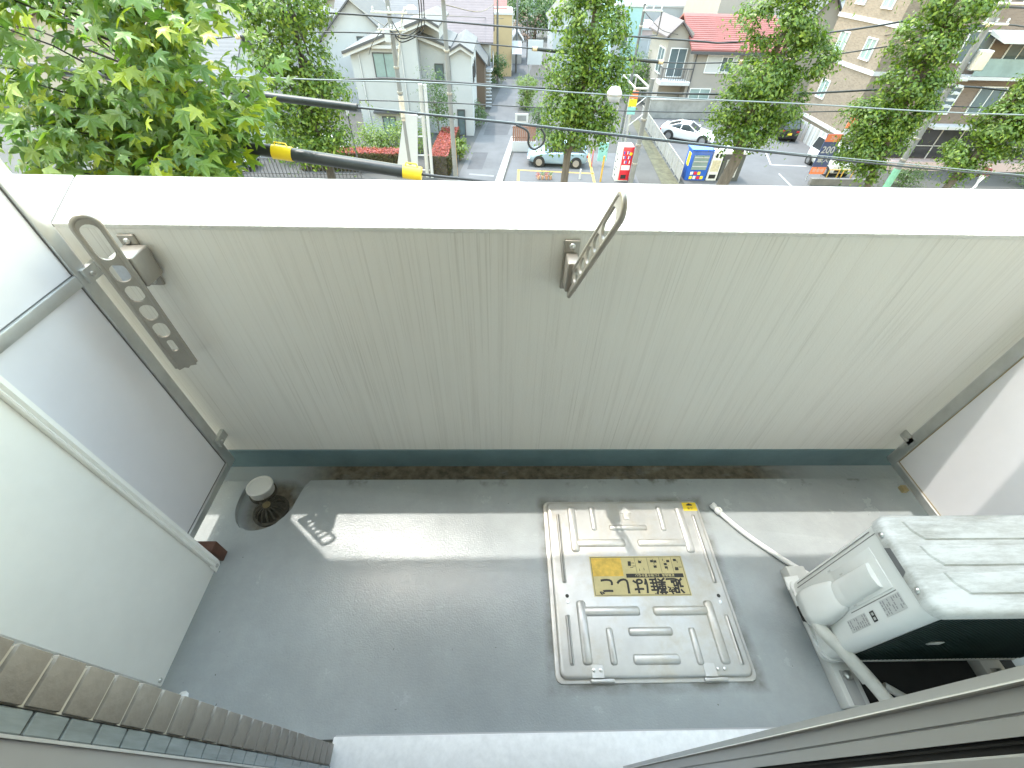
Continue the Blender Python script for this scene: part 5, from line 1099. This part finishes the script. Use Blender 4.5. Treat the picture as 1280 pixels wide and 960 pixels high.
# ------------------------------------------------------------------ vehicles
TYRE = M('tyre', (.02, .02, .02), .8, var=0); RIM = mat_metal('alloy_rim', (.45, .45, .46), .35); CARG = M('car_glass', (.03, .035, .04), .06, var=0, spec=.7); LAMP_R = M('tail_lamp', (.35, .02, .02), .25, var=0); LAMP_W = M('head_lamp', (.7, .72, .75), .15, var=0); PLATE_Y = M('yellow_plate', (.75, .55, .05), .5, var=0)
def paint(n, c): m = M(n, c, .28, metal=.25, var=0); m.node_tree.nodes['Principled BSDF'].inputs['Coat Weight'].default_value = .6; return m
def car(name, label, loc, rz, L, W, Hc, col, secs, cabin, wheels, wr, plate=None, roofcol=None):
    """secs: (x, halfw, z_bottom, z_belt); cabin: (x_front_base, x_front_top, x_rear_top, x_rear_base, z_belt_f, z_belt_r, z_roof)"""
    o = thing(name, label, 'car', loc, rz)
    vs = []; fs = []; n = 10
    for (x, w, z0, z1) in secs:
        zm = z0 + (z1 - z0) * .5
        half = [(w * .86, z0), (w * .97, z0 + .10), (w, zm), (w * .965, z1 - .07), (w * .86, z1)]
        vs += [(x, -y, z) for y, z in half] + [(x, y, z) for y, z in half[::-1]]
    for i in range(len(secs) - 1): fs += [(i * n + k, i * n + (k + 1) % n, (i + 1) * n + (k + 1) % n, (i + 1) * n + k) for k in range(n)]
    fs += [tuple(range(n)), tuple(range((len(secs) - 1) * n, len(secs) * n))]
    MB().add(vs, fs).build('body', col, o, local=True, smooth=38)
    xf, xft, xrt, xr, zf, zr, zt_ = cabin; wb, wt = W / 2 * .87, W / 2 * .70
    V = [(xf, -wb, zf), (xf, wb, zf), (xr, wb, zr), (xr, -wb, zr), (xft, -wt, zt_ - .03), (xft, wt, zt_ - .03), (xrt, wt, zt_ - .03), (xrt, -wt, zt_ - .03)]
    MB().add(V, [(0, 1, 5, 4), (1, 2, 6, 5), (2, 3, 7, 6), (3, 0, 4, 7), (4, 5, 6, 7)]).build('window', CARG, o, local=True)
    rfm = roofcol or col
    MB().add([(xft + .05, -wt, zt_ - .035), (xft + .05, wt, zt_ - .035), (xrt, wt, zt_ - .035), (xrt, -wt, zt_ - .035), (xft - .15, -wt * .85, zt_ + .012), (xft - .15, wt * .85, zt_ + .012), (xrt + .12, wt * .85, zt_ + .006), (xrt + .12, -wt * .85, zt_ + .006)], [(0, 1, 5, 4), (1, 2, 6, 5), (2, 3, 7, 6), (3, 0, 4, 7), (4, 5, 6, 7), (0, 3, 2, 1)]).build('roof', rfm, o, local=True, smooth=50)
    for s in (-1, 1):
        for (a, b) in (((xf, zf, wb), (xft, zt_ - .02, wt)), ((xr, zr, wb), (xrt, zt_ - .02, wt)), (((xf + xr) / 2 - .1, (zf + zr) / 2, wb), ((xft + xrt) / 2 - .12, zt_ - .02, wt))):
            MB().tube([(a[0], s * a[2], a[1] - .02), (b[0], s * b[2], b[1])], .035, 6).build('pillar', rfm, o, local=True)
        MB().rbox(xf - .28, xf - .12, s * wb + (0 if s > 0 else -.16), s * wb + (.16 if s > 0 else 0), zf + .04, zf + .17, .03).build('mirror', col, o, local=True, smooth=40)
        xfr = secs[-1][0]; xre = secs[0][0]
        MB().rbox(xfr - .20, xfr + .005, s * W * .36 - .14, s * W * .36 + .14, secs[-1][3] - .22, secs[-1][3] - .08, .03).build('headlight', LAMP_W, o, local=True, smooth=40)
        MB().rbox(xre - .005, xre + .12, s * W * .38 - .12, s * W * .38 + .12, secs[0][3] - .26, secs[0][3] - .10, .02).build('tail_light', LAMP_R, o, local=True, smooth=40)
        for x in wheels:
            y = s * (W / 2 - .10); mt = Matrix.Translation((x, y, wr)) @ Matrix.Rotation(-s * math.pi / 2, 4, 'X')
            MB().lathe([(wr + .07, -.08), (wr + .07, .106), (wr * .9, .108)], n=24, mat=mt).build('wheel_arch', TYRE, o, local=True, smooth=50)
            w = MB().lathe([(wr * .6, -.1), (wr, -.08), (wr, .09), (wr * .93, .118), (wr * .62, .12)], n=24, mat=mt).build('wheel', TYRE, o, local=True, smooth=50)
            rm2 = MB()
            for k in range(5):
                a = 2 * math.pi * k / 5; rm2.prism([(.02 * math.cos(a + 1.57), .02 * math.sin(a + 1.57)), (wr * .62 * math.cos(a + .22), wr * .62 * math.sin(a + .22)), (wr * .62 * math.cos(a - .22), wr * .62 * math.sin(a - .22)), (.02 * math.cos(a - 1.57), .02 * math.sin(a - 1.57))], .112, .126, 'z', mat=mt)
            rm2.lathe([(wr * .60, .112), (wr * .66, .127), (wr * .60, .124)], n=20, mat=mt); rm2.lathe([(.07, .12), (.06, .132), (0, .133)], n=10, mat=mt); rm2.build('rim', RIM, w, local=True)
    MB().box(secs[0][0] - .012, secs[0][0] + .01, -.17, .17, .52, .69).build('plate', plate or TRIM_W, o, local=True)
    MB().box(secs[-1][0] - .01, secs[-1][0] + .012, -.5, .5, .38, .56).build('grille', TYRE, o, local=True)
    return o
suv_secs = [(-2.10, .66, .42, .95), (-2.0, .82, .32, 1.02), (-1.4, .89, .24, 1.02), (0, .90, .22, .98), (1.0, .89, .24, .95), (1.75, .84, .28, .88), (2.05, .70, .34, .78), (2.13, .58, .42, .70)]
car('pale_blue_car', 'pale metallic blue hatchback parked in the yellow marked bay behind the tall street tree', (4.0, 32.9, G), R(176), 4.25, 1.8, 1.55, paint('pale_blue_paint', (.27, .38, .48)), suv_secs, (.95, .25, -1.35, -1.98, .93, 1.0, 1.52), (-1.30, 1.30), .34)
spt = [(-2.15, .70, .45, .86), (-2.0, .86, .32, .98), (-1.3, .92, .22, .98), (0, .91, .20, .86), (1.0, .91, .22, .86), (1.7, .86, .24, .76), (2.1, .70, .30, .62), (2.2, .55, .36, .54)]
car('white_sports_car', 'white low sports coupe parked by the block wall next to the panel fence', (15.3, 38.9, G), R(-30), 4.4, 1.85, 1.30, paint('pearl_white_paint', (.74, .74, .74)), spt, (.85, .05, -.75, -1.75, .84, .94, 1.28), (-1.35, 1.38), .35)
kei = [(-1.65, .66, .35, .98), (-1.6, .72, .25, 1.02), (0, .74, .22, .98), (1.0, .73, .24, .95), (1.55, .68, .30, .85), (1.68, .56, .40, .72)]
car('black_kei_car', 'small black car with a yellow plate parked nose-in at the corrugated fence', (24.0, 40.4, G), R(80), 3.35, 1.48, 1.62, paint('black_paint', (.02, .02, .022)), kei, (1.05, .55, -1.35, -1.6, .95, 1.0, 1.62), (-1.15, 1.15), .28, PLATE_Y)
car('white_mini_truck', 'white kei van parked behind the dark low wall and the tall parking banner', (23.6, 32.6, G), R(-88), 3.3, 1.48, 1.8, paint('plain_white_paint', (.72, .72, .71)), [(-1.6, .68, .35, 1.05), (-1.5, .73, .28, 1.10), (1.2, .73, .28, 1.08), (1.58, .70, .30, 1.0), (1.66, .66, .40, .9)], (1.62, 1.15, -1.45, -1.58, 1.0, 1.05, 1.82), (-1.1, 1.15), .28)
car('pale_van', 'pale blue-grey van parked at the far left behind the large leafy tree', (-18.6, 31.0, G), R(5), 4.4, 1.8, 1.9, paint('grey_blue_paint', (.40, .48, .55)), suv_secs, (1.4, .9, -1.9, -2.05, .95, 1.0, 1.9), (-1.35, 1.35), .34)
car('white_hatchback', 'white hatchback glimpsed behind the dark metal railing', (-13.0, 33.2, G), R(178), 4.0, 1.7, 1.5, paint('white_paint', (.70, .70, .70)), suv_secs, (.95, .25, -1.35, -1.98, .93, 1.0, 1.50), (-1.30, 1.30), .32)

# ------------------------------------------------------------------ vending machines, banner, shed
REDP = M('vending_red', (.62, .03, .045), .3, var=.05); BLUP = M('vending_blue', (.03, .12, .50), .3, var=.08); VW = M('vending_white', (.70, .70, .70), .35, var=.03)
m = thing('red_vending_machine', 'red and white drinks vending machine standing beside the grey utility pole', 'vending machine', (8.1, 30.0, G))
MB().rbox(7.62, 8.5, 29.75, 30.55, G, -7.05, .03).build('cabinet', VW, m, smooth=40); MB().rbox(7.85, 8.5, 29.66, 29.745, G + .1, -7.08, .02).build('door', REDP, m, smooth=40)
MB().rbox(8.5, 8.55, 29.75, 30.5, G + .05, -7.08, .01).build('side_panel', REDP, m)
for r_ in range(3):
    for c_ in range(5): MB().lathe([(.03, 0), (.035, .03), (.035, .15), (.02, .18)], (7.93 + c_ * .105, 29.65, -8.05 + r_ * .28), 8).build('can', (REDP, VW, BLUP)[(r_ + c_) % 3], m)
MB().box(7.88, 8.45, 29.645, 29.655, -8.45, -8.15).build('window', VW, m); MB().box(7.95, 8.3, 29.645, 29.655, -9.0, -8.75).build('hatch', TYRE, m)
MB().lathe([(.1, 0), (.1, .02), (0, .025)], n=14, mat=Matrix.Translation((8.35, 29.64, -7.45)) @ Matrix.Rotation(math.pi / 2, 4, 'X')).build('round_badge', YEL, m)
for i in range(7): MB().box(7.612, 7.619, 29.8 + (i % 2) * .3, 30.1 + (i % 2) * .3, -8.9 + i * .24, -8.80 + i * .24).build('side_stripe', INK, m)
m = thing('blue_vending_machine', 'blue framed vending machine with shelves of goods by the panel fence', 'vending machine', (13.1, 30.3, G))
MB().rbox(12.5, 13.9, 30.1, 30.9, G, -7.35, .03).build('cabinet', BLUP, m, smooth=40); MB().rbox(12.72, 13.72, 30.03, 30.095, -8.5, -7.6, .01).build('window', GLASS_T, m)
for z in (-8.3, -8.0, -7.75): MB().box(12.75, 13.7, 30.0, 30.028, z, z + .05).build('shelf', TRIM_W, m)
for i in range(7): MB().rbox(12.75 + (i % 4) * .25, 12.95 + (i % 4) * .25, 30.05, 30.096, -9.1 + (i // 4) * .28, -8.9 + (i // 4) * .28, .02).build('poster', (YEL, VW, REDP)[i % 3], m)
MB().box(12.49, 12.499, 30.15, 30.6, -8.3, -7.5).build('side_poster', YEL, m); MB().rbox(12.45, 13.95, 30.0, 31.0, -7.348, -7.25, .02).build('canopy', BLUP, m)
m = thing('white_vending_machine', 'white vending machine between the blue machine and the dark shed', 'vending machine', (14.3, 30.3, G))
MB().rbox(13.98, 14.68, 30.1, 30.85, G, -7.4, .03).build('cabinet', VW, m, smooth=40); MB().box(14.05, 14.6, 30.08, 30.098, -8.6, -7.9).build('window', M('cream_display', (.5, .45, .33), .4, var=.25, scale=8), m); MB().box(14.1, 14.55, 30.08, 30.098, -9.05, -8.8).build('hatch', TYRE, m)
for i in range(2): MB().box(14.15 + i * .25, 14.3 + i * .25, 30.08, 30.098, -7.75, -7.5).build('vent', TYRE, m)
m = thing('dark_shed', 'small dark shed with a white roof and a white gridded window', 'shed', (15.5, 30.6, G))
MB().box(14.76, 16.15, 30.1, 31.3, G, -7.5).build('wall', M('charcoal_boards', (.07, .075, .075), .6, var=.15, scale=6), m); MB().rbox(14.7, 16.25, 30.0, 31.4, -7.498, -7.36, .02).build('roof', VW, m)
wdw = MB().box(15.0, 15.85, 30.06, 30.098, -8.95, -7.85).build('window', TRIM_W, m)
for r_ in range(4):
    for c_ in range(2): MB().box(15.07 + c_ * .37, 15.39 + c_ * .37, 30.045, 30.058, -8.88 + r_ * .265, -8.67 + r_ * .265).build('pane', GLASS, wdw)
m = thing('parking_banner', 'tall orange and navy parking price banner standing behind the dark low wall', 'banner', (21.6, 30.4, G))
MB().rbox(21.1, 22.1, 30.38, 30.44, -8.75, -6.3, .01).build('board', M('navy_board', (.05, .07, .16), .5, var=.05), m); ORG = M('sign_orange', (.75, .20, .08), .5, var=.05)
MB().box(21.1, 22.1, 30.365, 30.379, -6.75, -6.3).build('header', ORG, m); MB().box(21.1, 22.1, 30.365, 30.379, -8.75, -8.3).build('footer', ORG, m)
for x in (21.15, 22.05): MB().tube([(x, 30.46, G), (x, 30.46, -6.3)], .03, 6).build('post', ALU, m)
text('200', .58, (21.6, 30.37, -7.25), (math.pi / 2, 0, 0), TRIM_W, m, bold=.01); text('最大', .4, (21.6, 30.37, -7.85), (math.pi / 2, 0, 0), TRIM_W, m, bold=.006); text('24h', .3, (21.6, 30.36, -6.53), (math.pi / 2, 0, 0), TRIM_W, m); text('駐車場', .26, (21.6, 30.36, -8.53), (math.pi / 2, 0, 0), TRIM_W, m)
m = thing('orange_flag_sign', 'small orange and white sign standing at the end of the corrugated fence', 'sign', (25.0, 34.0, G))
MB().box(24.6, 25.15, 33.95, 34.0, -6.9, -6.2).build('board', ORG, m); MB().box(24.6, 25.15, 33.95, 34.0, -7.5, -6.902).build('board', TRIM_W, m); MB().tube([(24.88, 34.03, G), (24.88, 34.03, -6.2)], .03, 6).build('post', ALU, m)
tag(MB().rbox(20.9, 24.6, 29.5, 29.75, G, -8.75, .02).build('low_wall', M('dark_block', (.15, .145, .14), .9, var=.2, scale=3)), 'dark low block wall in front of the white kei van', 'wall')
m = thing('yellow_barrier', 'yellow pipe barriers standing behind the dark low wall', 'barrier', (22.9, 30.2, G))
for x in (22.3, 23.3): MB().tube([(x, 30.2, G), (x, 30.2, -8.4), (x + .7, 30.2, -8.4), (x + .7, 30.2, G)], .04, 8).build('hoop', PAINT_Y, m)
m = thing('colour_flag', 'small multicoloured flag sign on a pole above the passage', 'flag', (9.2, 36, G))
MB().tube([(9.2, 36, G), (9.2, 36, -5.2)], .03, 6).build('post', ALU, m)
for i, c in enumerate((ORG, YEL, MATS['teal_board'])): MB().box(9.22, 9.8, 35.98, 36.02, -5.75 - i * .5, -5.3 - i * .5).build('cloth', c, m)
m = thing('steel_frame', 'grey steel frame structure standing behind the red vending machine', 'frame', (10, 38, G))
for x in (9.6, 10.7):
    for y in (36.5, 41): MB().box(x, x + .1, y, y + .1, G, -5.3).build('post', ALU, m)
for y in (36.5, 41): MB().box(9.6, 10.8, y, y + .1, -5.298, -5.2).build('beam', ALU, m)
for x in (9.6, 10.7): MB().box(x, x + .1, 36.61, 40.99, -5.298, -5.2).build('beam', ALU, m)
for z in (-6.5, -7.6): MB().tube([(9.65, 36.5, z), (10.75, 36.5, z + .9)], .035, 6).build('brace', ALU, m)

# ------------------------------------------------------------------ person
def person(label, loc, rz):
    o = thing('person', label, 'person', loc, rz)
    J = {'pel': (0, 0, .92, .13), 'che': (.02, 0, 1.22, .15), 'nck': (.03, 0, 1.44, .06), 'hd': (.05, 0, 1.58, .095), 'top': (.05, 0, 1.68, .07), 'hl': (0, .09, .88, .10), 'kl': (.16, .10, .50, .065), 'al': (.20, .10, .09, .045), 'tl': (.36, .10, .04, .04), 'hr': (0, -.09, .88, .10), 'kr': (-.08, -.10, .48, .065), 'ar': (-.30, -.10, .12, .045), 'tr': (-.16, -.10, .04, .04),
         'sl': (.02, .19, 1.38, .06), 'el': (-.08, .25, 1.12, .048), 'wl': (.04, .26, .90, .035), 'sr': (.02, -.19, 1.38, .06), 'er': (.06, -.25, 1.12, .048), 'wr': (.24, -.24, .98, .035)}
    E = [('pel', 'che'), ('che', 'nck'), ('nck', 'hd'), ('hd', 'top'), ('pel', 'hl'), ('hl', 'kl'), ('kl', 'al'), ('al', 'tl'), ('pel', 'hr'), ('hr', 'kr'), ('kr', 'ar'), ('ar', 'tr'), ('che', 'sl'), ('sl', 'el'), ('el', 'wl'), ('che', 'sr'), ('sr', 'er'), ('er', 'wr')]
    ks = list(J); me = bpy.data.meshes.new('body'); me.from_pydata([J[k][:3] for k in ks], [(ks.index(a), ks.index(b)) for a, b in E], [])
    b = bpy.data.objects.new('body', me); COL.objects.link(b); b.parent = o
    sm = b.modifiers.new('skin', 'SKIN'); b.modifiers.new('sub', 'SUBSURF').levels = 1; b.modifiers['sub'].render_levels = 2
    for k, v in zip(ks, me.skin_vertices[0].data): v.radius = (J[k][3], J[k][3])
    me.skin_vertices[0].data[0].use_root = True
    n = NT('walker_body', .8); z = n.xyz()[2]
    rp = n.nt.nodes.new('ShaderNodeValToRGB'); rp.color_ramp.interpolation = 'CONSTANT'; rp.color_ramp.elements[0].color = (.08, .07, .07, 1)
    for p, c in ((.035, (.66, .66, .66)), (.53, (.18, .05, .05)), (.80, (.62, .62, .63)), (.835, (.45, .30, .23)), (.935, (.03, .025, .02))):
        e_ = rp.color_ramp.elements.new(p); e_.color = c + (1,)
    n.link(n.math('MULTIPLY', z, 1 / 1.75), rp.inputs['Fac']); n.color(rp.outputs['Color']); me.materials.append(n.m)
    MB().rbox(-.12, .10, -.36, -.26, .70, .98, .04).build('shoulder_bag', M('dark_bag', (.06, .03, .03), .7, var=.1), o, local=True, smooth=40)
person('person in white trousers and a dark red top walking past the dark brown shop building', (32.2, 29.3, G + .008), R(190))

# ------------------------------------------------------------------ the large leafy tree next to the balcony
gt = thing('sweetgum_tree', 'large sweetgum tree with star-shaped leaves reaching up beside the balcony', 'tree', (-2.95, 4.5, G))
gs = MB().tube([(-2.95, 4.5, G), (-2.9, 4.5, -5), (-2.75, 4.35, -1.5), (-2.68, 4.2, .2), (-2.85, 4.15, 1.4), (-3.0, 4.2, 2.6)], [.17, .14, .10, .07, .05, .02], 12)
rd = random.Random(5); rng = np.random.default_rng(5)
LOB = [(-2.95, 3.9, .25, .85, .75, .75), (-3.45, 4.15, 1.15, .95, .75, .6), (-3.3, 3.7, .45, .45, .5, .5), (-2.35, 4.05, 1.05, .55, .65, .55), (-2.10, 3.95, .42, .45, .6, .45), (-2.75, 4.1, 1.9, 1.0, .8, .6), (-3.1, 4.0, -.55, .85, .75, .6), (-2.3, 4.0, -.4, .65, .65, .55), (-2.75, 4.2, -1.6, 1.0, .8, .8)]
tips = []
for i in range(120):
    l = LOB[i % len(LOB)]; d = Vector((rd.gauss(0, 1), rd.gauss(-.25, 1), rd.gauss(.1, 1))).normalized()
    b = Vector((l[0] + d.x * l[3] * .95, l[1] + d.y * l[4] * .95, l[2] + d.z * l[5] * .95)); b.x = min(b.x, min(-1.6, -1.80 - .85 * (.92 - b.z)) - .18); z0 = min(max(b.z - rd.uniform(.3, .8), -4), 2.2)
    a = Vector((-2.72 - .1 * max(z0, 0), 4.22, z0)); mid = a.lerp(b, .55) + Vector((0, 0, .08))
    gs.tube([a, mid, b], [.010, .006, .003], 5); tips.append((mid, b))
gs.build('trunk', BARK_D, gt, smooth=60)
# star leaf: five pointed lobes, slightly folded
def star_leaf():
    v = [(0, .08, .0)]; out = []
    tipsA = [(-118, .60), (-58, .92), (0, 1.0), (58, .92), (118, .60)]
    nts = [(-150, .26), (-88, .45), (-29, .48), (29, .48), (88, .45), (150, .26)]
    for i in range(5):
        out.append(nts[i]); a, r = tipsA[i]; out += [(a - 15, r * .74), (a - 5, r * .95), (a + 1, r * 1.12), (a + 14, r * .75)]
    out.append(nts[5])
    for a, r in out: v.append((r * math.sin(R(a)), .08 + r * math.cos(R(a)), -.30 * r * r + .09 * abs(math.sin(R(a * 2)))))
    n = len(out); f = [(0, i + 1, i + 2) for i in range(n - 1)] + [(0, n, 1)]
    k = len(v); v += [(-.015, .0, 0), (.015, .0, 0), (0.0, -.75, .10)]; f.append((k, k + 1, k + 2))
    return np.array(v) * .5, f
LV, LF = star_leaf()
me = bpy.data.meshes.new('leaf'); me.from_pydata([tuple(v) for v in LV], [], LF); me.materials.append(GUM)
leaves = []
for (mid, b) in tips:
    for j in range(rd.randint(44, 58)):
        t = rd.random() ** .6; p = mid.lerp(b, t) + Vector((rd.gauss(0, .15), rd.gauss(0, .15), rd.gauss(-.03, .12)))
        if p.y < 2.75 or p.x > min(-1.6, -1.80 - .85 * (.92 - p.z)) + .08 * math.sin(9 * p.z + 5 * p.y): continue
        nrm = Vector((rd.gauss(0, .5), rd.gauss(-.5, .5), 1)).normalized(); size = rd.uniform(.10, .225) * (0.75 if rd.random() < .25 else 1)
        out = Vector((p.x + 2.75, p.y - 4.2, -.35)) + Vector((rd.gauss(0, .5), rd.gauss(0, .5), 0)); out = (out - nrm * out.dot(nrm)).normalized()
        leaves.append((p, nrm, out, size))
def lmat(p, nrm, out, s):
    x = out.cross(nrm); return Matrix(((x.x * s, out.x * s, nrm.x * s, p.x), (x.y * s, out.y * s, nrm.y * s, p.y), (x.z * s, out.z * s, nrm.z * s, p.z), (0, 0, 0, 1)))
def inview(p):
    d = p - Vector((0, 0, 1.7384)); z = d.dot(cw); x = 640 + 532.09 * d.dot(cr) / z; y = 480 - 532.09 * d.dot(cu) / z; return -20 < x < 420 and -20 < y < 215
vis = sorted([l for l in leaves if inview(l[0])], key=lambda l: (l[0] - Vector((0, 0, 1.74))).length / l[3])
near = vis[:300]; ids = set(id(l) for l in near)
org = worigin(gt)
for l in near:
    o = bpy.data.objects.new('leaf', me); COL.objects.link(o); o.parent = gt; o.matrix_local = lmat(l[0] - org, *l[1:])
V = []; Fc = []
for l in leaves:
    if id(l) in ids: continue
    mm = np.array(lmat(*l)); k = len(V) * len(LV); V.append(LV @ mm[:3, :3].T + mm[:3, 3]); Fc.append(np.array(LF) + k)
np_mesh('foliage', np.concatenate(V), np.concatenate(Fc), GUM, gt, kind='stuff')
